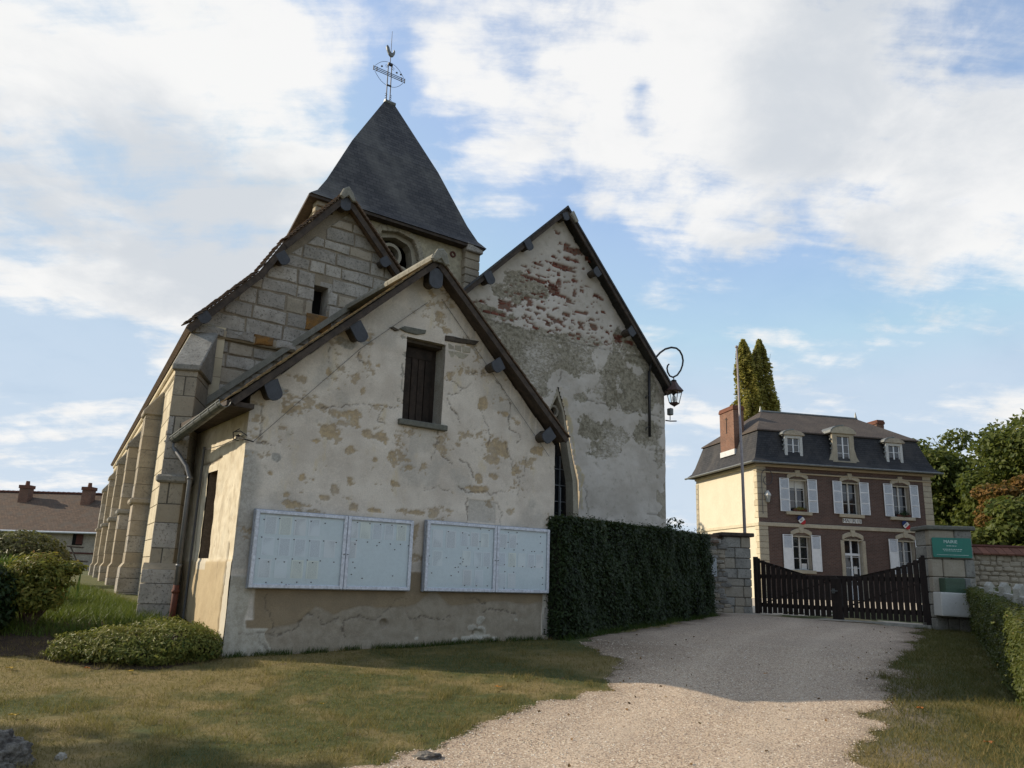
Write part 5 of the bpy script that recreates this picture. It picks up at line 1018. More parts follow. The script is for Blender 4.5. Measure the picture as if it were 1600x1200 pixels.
# letters over the door, each on its own white tile
lt = 'MAIRIE'; pl_ = MB().box(4.93, 6.07, -.028, -.0, 5.02, 5.27).build('name_board', M['side_lintel'], MH)
def text(name, s, size, mat, parent, loc, rot=(math.pi/2, 0, 0), ext=.003, align='CENTER', sx=1.):
    c = bpy.data.curves.new(name, 'FONT'); c.body = s; c.size = size; c.extrude = ext; c.align_x = align; c.align_y = 'CENTER'; c.materials.append(M[mat]); c.resolution_u = 2
    tmp = bpy.data.objects.new('tmp_text', c); COL.objects.link(tmp); dg = bpy.context.evaluated_depsgraph_get(); me = bpy.data.meshes.new_from_object(tmp.evaluated_get(dg)); me.name = name; bpy.data.objects.remove(tmp)
    if not me.materials: me.materials.append(M[mat])
    o = bpy.data.objects.new(name, me); COL.objects.link(o); o.parent = parent; o.location = loc; o.rotation_euler = rot; o.scale = (sx, 1, 1); return o
for i, ch in enumerate(lt):
    x = 5.02+i*.192; MB().box(x-.088+.03, x+.088+.0, -.045, -.026, 5.03, 5.255).build('letter_tile', M['flag_white'], pl_); text('letter', ch, .25, 'ink_dark', pl_, (x+.015, -.05, 5.142))
for i, (x, z, nm) in enumerate([(2.42, 5.05, 'left'), (8.76, 5.06, 'right')]):    # oval tricolour shields
    t = thing('tricolour_shield', 'tricolour shield leaning out under the upper window '+('beside the lantern' if i == 0 else 'farthest from the lantern'), 'emblem', FM.w(x, -.1, z), FM.rz+math.radians(-8), 'tricolour shields on the town hall')
    for k, (mt, a0, a1) in enumerate((('flag_blue', -.26, -.09), ('flag_white', -.09, .09), ('flag_red', .09, .26))):
        pts = []
        for s in (0, 1):
            for y_ in np.linspace(a0, a1, 5)[::1 if s == 0 else -1]:
                w = .17*math.sqrt(max(.02, 1-(y_/.27)**2)); pts.append((w if s == 0 else -w, y_))
        ca, sa = math.cos(.7), math.sin(.7); P = [(p*1.0*ca-q_*-sa, -p*-sa*-1+0 if False else 0) for p, q_ in pts]; P = [(p*ca+q_*sa, p*sa-q_*ca) for p, q_ in pts]; P = P if area(P) > 0 else P[::-1]
        MB().prism(P, -.03, .0).build(('blue_band', 'white_band', 'red_band')[k], M[mt], t)
    text('letters', 'RF', .15, 'ink_dark', t, (0, -.035, 0), rot=(math.pi/2, -.7, 0)); MB().box(-.02, .02, 0, .12, -.05, .05).build('bracket', M['iron'], t)
def leafblob(name, c, rad, n, size, mat, parent, seed, tint=None, kind=None):
    r = np.random.default_rng(seed); d = r.normal(size=(n, 3)); d /= np.linalg.norm(d, axis=1)[:, None]; rr = r.random(n)**.4
    return leafcloud(name, np.array(c)+d*rr[:, None]*np.array(rad), size, mat, parent, seed=seed, tint=tint)
for (x, rad, mt, ad) in ((2.42, (.42, .12, .13), 'autumn_leaf', 'thin reddish'), (8.75, (.38, .15, .26), 'dark_leaf', 'bushy green')):
    z = 5.5; t = thing('window_box', ad+' window box on an upper window sill of the town hall', 'window box', FM.w(x, -.0, z), FM.rz)
    MB().box(-.4, .4, -.08, .08, .0, .13).build('trough', M['rust'], t, bevel=.01); leafblob('plant', (.0, -.02, .14), rad, 500, .035, mt, t, 5)
# lantern on the town hall corner
t = thing('wall_lantern', 'small pale lantern on a scrolled green bracket at the town hall corner', 'lantern', FM.w(.42, -.1, 6.5), FM.rz, 'scroll bracket wall lanterns')
MB().tube([(-.22, 0, -1.2), (-.22, 0, .7)]+[(.1+.32*math.cos(a), 0, .75+.42*math.sin(a)) for a in np.linspace(math.pi*.95, -math.pi*.55, 16)]+[(.05+.16*math.cos(a), 0, .55+.2*math.sin(a)) for a in np.linspace(-math.pi*.5, -math.pi*1.4, 8)], .018, 6).build('bracket', M['cap_slate'], t)
MB().lathe([(.05, .28), (.2, .05), (.2, 0), (.17, 0)], (.1, 0, -.25), 6).build('lantern_cap', M['old_white'], t); MB().lathe([(.17, 0), (.1, -.33), (.02, -.37)], (.1, 0, -.25), 6).build('glass', M['glass_edge'], t)
# ================================================================ gate, piers, walls
GA, GB, GC = np.array([7.12, 23.05]), np.array([10.08, 19.35]), None
gm_ = np.array([8.667, 21.125]); yawg = math.degrees(math.atan2(GB[0]-GA[0], GB[1]-GA[1])); FG = Frame((GA[0], GA[1]), yawg); Lg = float(np.hypot(*(GB-GA)))
gt = lambda x, y: FG.hit(x, y)
midu = FG.hit(1308, 935)[0]
def gate(nm, label, ua, ub, za, zb_, n, latch):
    t = thing(nm, label, 'gate', FG.w(ua, 0, .8), FG.rz, 'the two leaves of the drive gate'); L = ub-ua; r = random.Random(n)
    for zz in (.22, 1.0): MB().box(.0, L, .02, .07, zz, zz+.11).build('rail', M['gate_wood'], t, bevel=.006)
    MB().add([(0.05, .02, .3), (.15, .02, .3), (L-.05, .02, 1.0), (L-.15, .02, 1.0), (.05, .06, .3), (.15, .06, .3), (L-.05, .06, 1.0), (L-.15, .06, 1.0)], [(0, 1, 2, 3), (7, 6, 5, 4), (0, 4, 5, 1), (2, 6, 7, 3)]).build('brace', M['gate_wood'], t)
    tp = lambda u: za+(zb_-za)*(u/L)+(-.12*math.sin(math.pi*u/L))
    MB().prism([(0, tp(0)-.12-.8), (L, tp(L)-.12-.8), (L, tp(L)-.04-.8), (L*.5, tp(L*.5)-.04-.8), (0, tp(0)-.04-.8)], .025, .055).build('top_rail', M['gate_wood'], t)
    p = L/n
    for i in range(n):
        u = (i+.5)*p; w = p*.37; h = tp(u)-.8+r.uniform(-.012, .012); z0 = .06+r.uniform(-.01, .015)
        MB().prism([(u-w, z0), (u+w, z0), (u+w, h-.03), (u+w*.6, h), (u-w*.6, h), (u-w, h-.03)], -.018, .018).build('picket', M['gate_wood'], t)
    for u in ((0.0,) if latch > 0 else (L,)): MB().box(u-.06, u+.06, -.05, .05, .0, tp(u)-.8+.02).build('gate_post', M['gate_wood'], t, bevel=.01)
    u = L-.06 if latch > 0 else .06; MB().box(u-.07, u+.07, -.03, .05, .0, (tp(L) if latch > 0 else tp(0))-.8+.03).build('meeting_stile', M['gate_wood'], t, bevel=.008)
    if latch > 0: MB().tube([(L-.12, -.05, .72), (L+.06, -.05, .72)], .012, 6).box(L-.1, L-.02, -.04, -.02, .66, .78).build('latch', M['zinc'], t)
zt_ = lambda x, y, u: FG.hit(x, y)[1]
gate('picket_gate', 'dark brown picket gate leaf hinged on the stone pier with the flagpole', 0.02, midu-.01, FG.hit(1180, 871)[1], FG.hit(1305, 905)[1], 15, 1)
gate('picket_gate', 'dark brown picket gate leaf hinged on the pier with the green sign', midu+.01, Lg-.02, FG.hit(1312, 905)[1], FG.hit(1454, 869)[1], 16, -1)
tag(MB().box(-.05, Lg+.05, -.12, .14, .66, .80, lambda a, b_, c: FG.w(a, b_, c+.01)).build('gate_sill', M['concrete'], kind='structure'), 'worn concrete strip on the ground under the gate', 'threshold'); 
def pier(label, o, yaw, w, d, z0, z1, cs, seed, cap='pillar_stone', capt=.1, over=.09):
    fr = Frame(o, yaw); t = thing('stone_pier', label, 'pier', (o[0], o[1], 0), fr.rz, 'gate piers'); r = random.Random(seed)
    MB().box(.03, w-.03, .03, d-.03, z0-.1, z1).build('core', M['mortar_dark'], t); z = z0
    while z < z1-.04:
        h = min(r.uniform(*cs), z1-z); h = z1-z if z1-z-h < .1 else h
        u = 0
        while u < w-.02:
            L = r.uniform(.22, .6); L = w-u if w-u-L < .16 else L
            MB().box(u+(.006 if u else 0), u+L-.006, r.uniform(-.02, .01), .2, z+.006, z+h-.006).build('stone', M['pillar_stone'], t, bevel=.02); u += L
        for sx in (0, 1):
            v = .2
            while v < d-.02:
                L = r.uniform(.25, .5); L = d-v if d-v-L < .16 else L; a = (-r.uniform(-.01, .015), .2) if not sx else (w-.2, w+r.uniform(-.01, .015)); MB().box(a[0], a[1], v+.006, v+L-.006, z+.006, z+h-.006).build('stone', M['pillar_stone'], t, bevel=.02); v += L
        z += h
    MB().box(-over, w+over, -over, d+over, z1, z1+capt).build('cap', M[cap], t, bevel=.02); return t, fr
# left pier, facing the lane
pl, FL = pier('stone gate pier in front of the flagpole with a flat brown capstone', (6.15, 22.75), 84, .80, .55, .78, 2.93, (.2, .34), 4, 'rust' if False else 'barge', .11)
# right pier with the sign
pr, FR = pier('tall stone gate pier carrying the green sign and letter boxes', (10.05, 19.02), 93, 1.0, .75, .68, 3.02, (.26, .42), 7, 'sill_stone', .1, .07)
# rubble walls, each stone its own piece
def rubble_wall(label, o, yaw, L, z0, z1, seed, cop, th=.4, cw=(.12, .3), ch=(.08, .15)):
    fr = Frame(o, yaw); t = thing('rubble_wall', label, 'wall', (o[0], o[1], 0), fr.rz); MB().box(0, L, .03, th, z0-.3, z1).build('core', M['mortar'], t); r = random.Random(seed); z = z0; n = 0; rest = MB()
    while z < z1-.03:
        h = r.uniform(*ch); u = r.uniform(0, .1)
        while u < L-.05:
            w = r.uniform(*cw); e = r.uniform(.004, .02); zz = z+r.uniform(-.02, .02)
            poly = [(u+e, zz+e+.01), (u+w*.5, zz+e*.3), (u+w-e, zz+e+.01), (u+w-e*.3, zz+h*.5), (u+w-e*1.5, zz+h-e), (u+w*.5, zz+h-e*.4), (u+e*1.5, zz+h-e), (u+e*.3, zz+h*.5)]
            s = piece(poly, r.uniform(.02, .06), .03, .008, .035, None)
            if n < 290: s.build('stone', M['rubble'], t)
            else: rest.add(s.v, s.f)
            n += 1; u += w
        z += h
    if rest.v: rest.build('stones', M['rubble'], t, kind='stuff')
    k = int(L/.2)
    if cop == 'tile':
        for i in range(k): MB().add([(i*.2+.004, -.10, z1-.02), (i*.2+.19, -.10, z1-.02), (i*.2+.19, th/2, z1+.16), (i*.2+.004, th/2, z1+.16), (i*.2+.004, -.11, z1+.015), (i*.2+.19, -.11, z1+.015), (i*.2+.19, th/2, z1+.2), (i*.2+.004, th/2, z1+.2)], [(0, 1, 2, 3)[::-1], (4, 5, 6, 7), (0, 1, 5, 4), (1, 2, 6, 5), (3, 0, 4, 7), (2, 3, 7, 6)]).build('coping_tile', M['chimney_brick_plain'] if seed == 2 else M['roof_tile'], t)
        MB().box(0, L, th/2, th+.1, z1-.02, z1+.18).tube([(0, th/2, z1+.2), (L, th/2, z1+.2)], .05, 6).build('coping_ridge', M['rust'] if seed == 2 else M['roof_tile'], t)
    return t, fr
rubble_wall('low rubble wall between the dark hedge and the flagpole pier', (4.2, 22.75), 92, 1.97, .7, 2.74, 3, 'tile', cw=(.14, .34), ch=(.1, .17))
rubble_wall('long grey rubble wall with red tile coping to the right of the green sign', (11.07, 19.75), 91, 9, .6, 2.52, 2, 'tile')
# flagpole, plaque, sign, boxes
p0_ = (7.02, 23.6)
t = thing('flagpole', 'tall thin grey flagpole standing behind the left stone pier', 'flagpole', (p0_[0], p0_[1], .8)); 
MB().tube([(0, 0, 0), (0, 0, 4.2), (-.03, 0, 8.0)], [.055, .045, .025], 8).build('pole', M['pole'], t, smooth=True); MB().lathe([(0, 0), (.05, .02), (.05, .07), (0, .1)], (-.03, 0, 7.98), 8).build('finial', M['pole'], t); MB().tube([(0, 0, 4.3), (.14, 0, 4.32)], .012, 5).build('cleat', M['iron'], t)
FP = Frame((4.2, 22.75), 92)
t = thing('plaque', 'pale grey enamel plaque with faint lines of writing on the rubble wall beside the hedge', 'plaque', FP.w(1.45, -.06, 2.05), FP.rz)
MB().box(-.30, .26, -.012, .012, -.25, .25).build('plate', M['plaque'], t, bevel=.01); q = MB()
for k, (a, b_) in enumerate(((-.22, .2), (-.2, .14))): q.box(a, b_, -.0145, -.012, -.14-.07*k, -.12-.07*k)
q.tube([(-.12+.06*math.cos(a), -.013, .1+.09*math.sin(a)) for a in np.linspace(0, 5, 10)], .006, 4).tube([(.05, -.013, .02), (.1, -.013, .12), (.17, -.013, .14)], .006, 4).build('print', M['ink_dark'], t)
sg = FR.hit(1484, 856)
t = thing('sign', 'green rectangular sign reading MAIRIE in pale letters on the right gate pier', 'sign', FR.w(sg[0]+.02, -.06, sg[1]), FR.rz+math.radians(0))
MB().prism([(-.44+.03*math.cos(a)*0, z) for a, z in ()] or [(-.45, -.21), (-.43, -.23), (.43, -.23), (.45, -.21), (.45, .21), (.43, .23), (-.43, .23), (-.45, .21)], -.015, .015).build('plate', M['sign_green'], t, bevel=.004)
text('lettering', 'MAIRIE', .105, 'sign_ink', t, (-.03, -.017, .135), ext=.001); q = MB()
for a, b_, z, h in ((-.13, .10, .035, .012), (-.22, .22, -.045, .014), (-.2, .2, -.08, .010), (-.37, .36, -.172, .007)):
    x = a; r = random.Random(int(z*1000))
    while x < b_: w = r.uniform(.02, .07) if h > .008 else b_-a; q.box(x, min(x+w, b_), -.0175, -.015, z, z+h); x += w+.012
q.build('fine_print', M['sign_ink'], t)
gx = FR.hit(1485.5, 915)
t = thing('letter_box', 'dark green metal letter box under the green sign', 'letter box', FR.w(gx[0]+.03, -.14, gx[1]), FR.rz)
MB().box(-.3, .16, -.17, .13, -.17, .17).build('body', M['green_box'], t, bevel=.012); MB().box(.165, .29, -.155, .13, -.165, .165).build('end_cap', M['zinc'], t, bevel=.01); MB().box(-.26, .12, -.178, -.17, .06, .09).build('slot', M['green_box'], t)
gx = FR.hit(1483, 944)
t = thing('meter_box', 'white box slightly askew under the letter box on the gate pier', 'box', FR.w(gx[0]+.03, -.2, gx[1]), FR.rz); t.rotation_euler = (0, math.radians(1.5), FR.rz)
MB().box(-.39, .37, -.2, .19, -.27, .26).build('body', M['white_box'], t, bevel=.012); MB().box(-.36, .34, -.206, -.2, -.24, .23).build('lid', M['white_box'], t, bevel=.004)
# concrete fence behind the right-hand hedge
t = thing('concrete_fence', 'weathered concrete post and rail fence rising out of the trimmed hedge', 'fence'); prev = None
for (x, y, z) in [(10.75, 18.3, 1.70), (9.62, 16.1, 1.79), (8.66, 14.05, 1.76), (7.62, 12.0, 1.72), (6.6, 9.9, 1.66), (5.6, 7.8, 1.6)]:
    MB().prism([(-.09, -1.4), (.09, -1.4), (.09, -.05), (0, .03), (-.09, -.05)], -.06, .06, lambda a, b_, c, x=x, y=y, z=z: (x+a*.9-b_*.42, y+a*.42+b_*.9, z+c)).build('post', M['concrete'], t, bevel=.012)
    if prev: a, b_ = Vector(prev), Vector((x, y, z-.22)); d = (b_-a).normalized(); n_ = Vector((-d.y, d.x, 0)).normalized()*.04; MB().add([a-n_+Vector((0,0,-.06)), b_-n_+Vector((0,0,-.06)), b_+n_+Vector((0,0,-.06)), a+n_+Vector((0,0,-.06)), a-n_+Vector((0,0,.07)), b_-n_+Vector((0,0,.07)), b_+n_+Vector((0,0,.07)), a+n_+Vector((0,0,.07))], [(0,1,2,3)[::-1],(4,5,6,7),(0,1,5,4),(2,3,7,6),(0,3,7,4),(1,2,6,5)]).build('rail', M['concrete'], t, bevel=.01)
    prev = (x, y, z-.22)
# ================================================================ notice boards
def board(label, x0, x1, ztop, zbot, sheets, pins, split, seed):
    u0 = x0; t = thing('notice_board', label, 'notice board', FA.w(u0, -.09, zbot), FA.rz, 'glazed notice boards'); W, H = x1-x0, ztop-zbot; e = .055; m_ = W*split
    MB().box(0, W, -.0, .06, 0, H).build('case', M['alu_edge'], t, bevel=.006); MB().box(e, W-e, -.012, -.002, e, H-e).build('back_panel', M['board_back'], t)
    for (a, b_) in ((.012, m_-.004), (m_+.004, W-.012)):
        y0, y1 = -.055, -.002; f = MB().box(a, a+e, y0, y1, .012, H-.012).box(b_-e, b_, y0, y1, .012, H-.012).box(a+e, b_-e, y0, y1, .012, .012+e).box(a+e, b_-e, y0, y1, H-.012-e, H-.012).build('door', M['alu'], t, bevel=.008)
        MB().box(a+e-.003, b_-e+.003, -.040, -.036, .012+e-.003, H-.009-e).build('pane', M['pane'], f)
    for s in (-.03, .03): MB().lathe([(.0, 0), (.012, 0), (.012, .01), (0, .012)], (m_+s, -.06, H*.47), 8).build('lock', M['iron'], t)
    r = random.Random(seed)
    for (x, z, w, h) in sheets: MB().box(x*W, x*W+w, -.0165-r.uniform(0, .002), -.0125, z*H, z*H+h).build('paper', M['paper'], t)
    q = MB()
    for (x, z) in pins: q.lathe([(0, -.012), (.011, -.008), (.011, .002), (0, .004)], (x*W, -.019, z*H), 6)
    q.build('pins', M['pin'], t, kind='stuff')
zx = lambda X, Y, L, Rr, T, Bt: ((X-L)/(Rr-L), (Bt-Y)/(Bt-T))
def pinlist(pts, c):  # corner-mapped measured positions (bilinear)
    (ax, ay), (bx, by), (cx, cy), (dx, dy) = c; out = []
    for X, Y in pts:
        t = .5
        for _ in range(6):
            xl = ax+(cx-ax)*t; xr = bx+(dx-bx)*t; s = (X-xl)/(xr-xl); yt = ay+(by-ay)*s; yb = cy+(dy-cy)*s; t = (Y-yt)/(yb-yt)
        out.append((s, 1-t))
    return out
c1 = [(78, 100), (857, 160), (35, 503), (835, 515)]; c2 = [(905, 163), (1525, 208), (893, 520), (1513, 527)]
P1 = [(115,155),(185,150),(257,160),(330,163),(397,173),(103,245),(176,255),(249,257),(322,263),(389,263),(450,270),(91,353),(132,369),(164,354),(203,369),(240,354),(274,373),(310,359),(335,372),(372,363),(438,369),(119,471),(190,470),(210,481),(223,482),(260,469),(327,469),(557,168),(621,175),(676,179),(737,183),(790,191),(492,277),(544,279),(551,260),(608,268),(657,286),(670,270),(729,278),(783,280),(752,306),(828,287),(533,369),(543,397),(525,430),(580,449),(741,437)]
P2 = [(1006,221),(1073,227),(1104,238),(1160,207),(1203,214),(1158,271),(1098,303),(1150,307),(921,343),(918,383),(998,351),(1065,352),(1077,358),(1075,371),(1063,381),(1054,397),(1040,399),(1092,393),(1145,398),(1197,400),(1055,421),(1021,439),(932,427),(911,485),(1085,487),(1141,488),(1195,488),(1302,223),(1347,225),(1300,273),(1347,281),(1474,245),(1472,277),(1281,303),(1331,311),(1380,311),(1425,318),(1440,318),(1482,320),(1281,384),(1330,393),(1376,393),(1422,397),(1440,394),(1480,397),(1283,418),(1328,421),(1483,448),(1481,479),(1279,499),(1325,505)]
U1 = (SH(382, 918)[0], SH(641, 811)[0]+.01, SH(400, 795)[1], SH(500, 921.5)[1]); U2 = (SH(655, 925)[0], SH(853, 827)[0], SH(750, 819)[1], SH(750, 926)[1])
sh1 = [(x, z, .2, .27) for x, z in ((.045,.68),(.13,.68),(.22,.68),(.31,.68),(.42,.67))][:0]
def sheetrow(xs, z, w=.185, h=.262): return [(x, z, w, h) for x in xs]
s1 = sheetrow((.06, .145, .23, .315), .69)+sheetrow((.055, .15, .24, .33, .42), .42)+sheetrow((.05, .14, .235, .325), .14)+sheetrow((.56, .64, .72, .80, .885), .70, .175, .25)+sheetrow((.555,), .43)
s2 = sheetrow((.05, .15), .62, .2, .29)+sheetrow((.055,), .36, .2, .25)+sheetrow((.26, .34, .42), .66, .17, .24)+sheetrow((.28, .37, .44), .38, .17, .245)+sheetrow((.29, .38), .10, .18, .26)+sheetrow((.57, .65), .67, .17, .24)+sheetrow((.565, .65, .73, .81, .885), .39, .165, .24)+sheetrow((.57, .65), .08, .17, .25)
board('wide aluminium notice board with two glazed doors near the sunlit corner of the annex', U1[0], U1[1], U1[2], U1[3], s1, pinlist(P1, c1), .553, 1)
board('aluminium notice board with two glazed doors beside the dark hedge', U2[0], U2[1], U2[2], U2[3], s2, pinlist(P2, c2), .543, 2)
# ================================================================ lantern on the aisle gable
t = thing('wall_lantern', 'large copper roofed lantern hanging from a spiral iron bracket on the right gable', 'lantern', (FA.o[0], FA.o[1], 0), FA.rz, 'scroll bracket wall lanterns')
lz = lambda X, Y: SH(990+X/6.663, 520+Y/6.663, 2.93)
bt = [lz(218, 1075), lz(218, 700), lz(215, 390)]; scp = [lz(*p) for p in [(225,335),(245,285),(270,240),(300,200),(345,165),(400,150),(445,160),(480,188),(505,235),(515,290),(508,340),(490,390),(455,440),(410,463),(375,448),(355,410),(348,370),(355,340),(368,327)]]
q = MB(); q.box(bt[0][0]-.03, bt[0][0]+.03, 3.08, 3.13, bt[0][1], bt[2][1]); 
for (a, b_) in ((lz(175, 650), lz(215, 640)), (lz(178, 985), lz(215, 960))): q.tube([(a[0], 3.1, a[1]-.06), (a[0], 3.1, a[1]), (b_[0], 3.1, b_[1])], .015, 6)
q.tube([(bt[2][0], 3.1, bt[2][1])]+[(p[0], 3.1-.17*min(1, i/6), p[1]) for i, p in enumerate(scp)], [.03]+[.03-.008*i/18 for i in range(19)], 8); q.build('bracket', M['iron'], t, smooth=True)
lc = lz(418, 470); lx, lzz = lc[0], lc[1]; ly = 2.93
MB().tube([(lx, ly, lzz+.04), (lx, ly, lzz-.10)], .015, 6).lathe([(.0, .02), (.06, 0), (.085, -.03), (.03, -.06)], (lx, ly, lzz-.06), 10).build('hanger', M['iron'], t)
MB().lathe([(.07, 0), (.10, -.05), (.14, -.12), (.235, -.235), (.27, -.285), (.25, -.30), (.0, -.29)], (lx, ly, lzz-.10), 6).build('lantern_cap', M['copper_dark'], t)
def lan(r, z, k): a = math.pi/4+k*math.pi/2+.4; return (lx+r*math.cos(a), ly+r*math.sin(a), z)
zt1, zb1 = lzz-.39, lzz-.72; q = MB()
for k in range(4): q.tube([lan(.235, zt1, k), lan(.145, zb1, k)], .011, 5); q.tube([lan(.145, zb1, k), lan(.145, zb1, k+1)], .014, 5); q.tube([lan(.235, zt1, k), lan(.235, zt1, k+1)], .012, 5)
q.lathe([(.0, -.11), (.02, -.09), (.12, -.03), (.13, 0)], (lx, ly, zb1), 8).build('lantern_frame', M['copper_dark'], t)
for k in range(4): MB().add([lan(.15, zb1, k), lan(.15, zb1, k+1), lan(.23, zt1, k+1), lan(.23, zt1, k)], [(0, 1, 2, 3)]).build('pane', M['pane'], t)
MB().lathe([(.03, 0), (.05, .05), (.05, .15), (.02, .19)], (lx, ly, zb1+.03), 8).build('bulb', M['flag_white'], t)
t = thing('floodlight', 'small grey floodlight on a short arm at the right gable corner below the lantern', 'floodlight', FA.w(12.42, 3.2, 5.95), FA.rz)
MB().tube([(0, 0, 0), (.1, -.1, -.02), (.28, -.15, .0)], .018, 6).build('arm', M['iron'], t); MB().box(.0, .13, -.2, -.05, .14, .33).build('lamp_head', M['zinc'], t, bevel=.02); MB().tube([(.06, -.12, 0), (.06, -.12, .16)], .012, 5).build('stem', M['iron'], t)
# ================================================================ plants
def hedge(name, label, P0, P1, th, h0, h1, n, size, mat, seed, core=(.02, .02, .01), rag=.06, tint=.45, close=0., kind=None):
    P0 = np.array(P0, float); P1 = np.array(P1, float); D = P1-P0; L = np.hypot(*D); D /= L; N_ = np.array([D[1], -D[0]])   # N_: side away from the lane
    r = np.random.default_rng(seed); t = thing(name, label, 'hedge', (P0[0], P0[1], float(tz(*P0))), 0, None)
    nx = max(4, int(L/.14)); s = np.linspace(0, L, nx); prof = [(0, 0), (0, .25), (0, .5), (0, .75), (0, 1), (.33, 1), (.66, 1), (1, 1), (1, .6), (1, 0)]
    def pos(sv, a, b):
        x = P0[0]+D[0]*sv+N_[0]*a*th; y = P0[1]+D[1]*sv+N_[1]*a*th; h = h0+(h1-h0)*sv/L; g = tz(x, y); nn = (fbm(sv*1.3+a*3, b*2.+a, 3, 1.6, seed)-.5)*rag*2.4
        x = x-N_[0]*nn*(a < .1)*np.sign(th); y = y-N_[1]*nn*(a < .1)*np.sign(th); taper = .0+.03*b; return np.stack([x+N_[0]*taper*(1 if False else 0), y, g+b*h+nn*.35*(b > .9)], -1)
    V = np.concatenate([pos(s, np.full(nx, a*.9+.05), np.full(nx, b*.97)) for a, b in prof]); m = len(prof); ix = np.arange(m*nx).reshape(m, nx)
    F = np.stack([ix[:-1, :-1], ix[1:, :-1], ix[1:, 1:], ix[:-1, 1:]], -1).reshape(-1, 4); V = V-np.array([P0[0], P0[1], float(tz(*P0))])
    mesh_np('inner_growth', V, F, M['hedge_core_'+mat], t, smooth=True)
    for kx in (0, -1): MB().add([tuple(V[ix[i, kx]]) for i in range(m)], [tuple(range(m))]).build('end_growth', M['hedge_core_'+mat], t)
    ath = abs(th); A = np.array([L*h0, L*ath, ath*h0, ath*h0, L*h0*.3]); c = r.choice(5, n, p=A/A.sum()); sv = r.uniform(0, L, n); b = r.random(n); a = r.random(n)
    sv = np.where(c == 2, 0, np.where(c == 3, L, sv)); a = np.where(c == 0, 0, np.where(c == 4, 1, a)); b = np.where(c == 1, 1, b); P = pos(sv, a, b)+r.normal(size=(n, 3))*np.array([.028, .028, .024])*(1+2.2*(r.random((n, 1)) > .93))
    nr = np.where((c == 0)[:, None], np.array([-N_[0]*np.sign(th), -N_[1]*np.sign(th), .2]), np.where((c == 1)[:, None], np.array([0, 0, 1.]), np.array([D[0], D[1], .1])*np.where(c == 3, 1, -1)[:, None]))
    tt = tint+1.1*(fbm(sv*1.6, b*3.5, 5, 1.5, seed+3, .65)-.5)+np.where(c == 1, .12, 0)
    leafcloud('leaves', P-np.array([P0[0], P0[1], float(tz(*P0))]), size, mat, t, .5, seed=seed, tint=tt, nrm=nr, kind=None); return t
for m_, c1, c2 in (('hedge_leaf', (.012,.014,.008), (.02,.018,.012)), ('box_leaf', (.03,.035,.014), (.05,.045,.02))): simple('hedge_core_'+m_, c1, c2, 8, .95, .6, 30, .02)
hedge('tall_hedge', 'tall dark clipped hedge between the annex and the gate', (1.0, 14.7), (5.4, 21.2), -.9, 2.16, 2.03, 105000, .034, 'hedge_leaf', 3, rag=.13)
hedge('box_hedge', 'low clipped yellow green hedge along the right edge of the lane', (10.9, 19.0), (5.0, 7.6), -.75, .95, 1.02, 90000, .026, 'box_leaf', 5, rag=.09, tint=.55)
def shrub(name, label, cat, c, lobes, n, size, mat, seed, stems=0, aspect=.5, tint=.45, hollow=.55, sh=None, core=None, group=None, shag=.28):
    z0 = float(tz(c[0], c[1])); t = thing(name, label, cat, (c[0], c[1], z0), 0, group); r = np.random.default_rng(seed); W = np.array([l[3]*l[4]*l[5] for l in lobes])**.67; k = r.choice(len(lobes), n, p=W/W.sum()); Lb = np.array(lobes, float)[k]
    d = r.normal(size=(n, 3)); d /= np.linalg.norm(d, axis=1)[:, None]; rad = hollow+(1-hollow)*r.random(n)**.6; rad *= 1+shag*(fbm(d[:, 0]*2+k*3.1, d[:, 2]*2+d[:, 1], 3, 2, seed)-.5)
    P = Lb[:, :3]+d*rad[:, None]*Lb[:, 3:6]; g = tz(P[:, 0]+c[0], P[:, 1]+c[1])-z0; keep = P[:, 2] > g+.02; P = P[keep]; d = d[keep]; k = k[keep]
    tt = tint+.55*(fbm(P[:, 0]*3, P[:, 2]*3+P[:, 1]*2, 3, 1, seed+9)-.5)+r.normal(size=len(P))*.08+.12*d[:, 2]
    leafcloud('foliage', P, size, mat, t, aspect, seed=seed, tint=tt, nrm=d*.9)
    if core:
        q = MB()
        for (x, y, z, a, b_, h) in lobes: q.add([(x+a*hollow*.85*math.cos(u)*math.cos(v), y+b_*hollow*.85*math.sin(u)*math.cos(v), z+h*hollow*.85*math.sin(v)) for v in np.linspace(-1.5, 1.5, 7) for u in np.linspace(0, 2*math.pi, 11)[:-1]], [(i*10+j, i*10+(j+1) % 10, (i+1)*10+(j+1) % 10, (i+1)*10+j) for i in range(6) for j in range(10)])
        q.build('inner_growth', M[core], t)
    rr = random.Random(seed); q = MB()
    for i in range(stems):
        l = rr.choice(lobes); a = rr.uniform(0, 6.28); b0 = (rr.uniform(-.12, .12), rr.uniform(-.12, .12), -.05); e = (l[0]+l[3]*.6*math.cos(a), l[1]+l[4]*.6*math.sin(a), l[2]+l[5]*rr.uniform(.1, .6)); mid = (e[0]*.45+rr.uniform(-.1, .1), e[1]*.45+rr.uniform(-.1, .1), e[2]*.5); q.tube([b0, mid, e], [.018, .012, .004], 5)
    if stems: q.build('stems', M['twig'], t)
    return t
shrub('low_shrub', 'low spreading green shrub at the sunlit foot of the annex corner', 'shrub', (-4.95, 11.15), [(-.05,0,.18,.75,.55,.26),(.55,.0,.22,.5,.45,.27),(-.62,-.1,.12,.48,.42,.22),(.25,.42,.25,.75,.4,.26),(.1,-.25,.1,.7,.4,.2),(.85,.1,.15,.28,.3,.22)], 26000, .029, 'low_leaf', 4, 14, .38, .5, .6, core='soil', shag=.6)
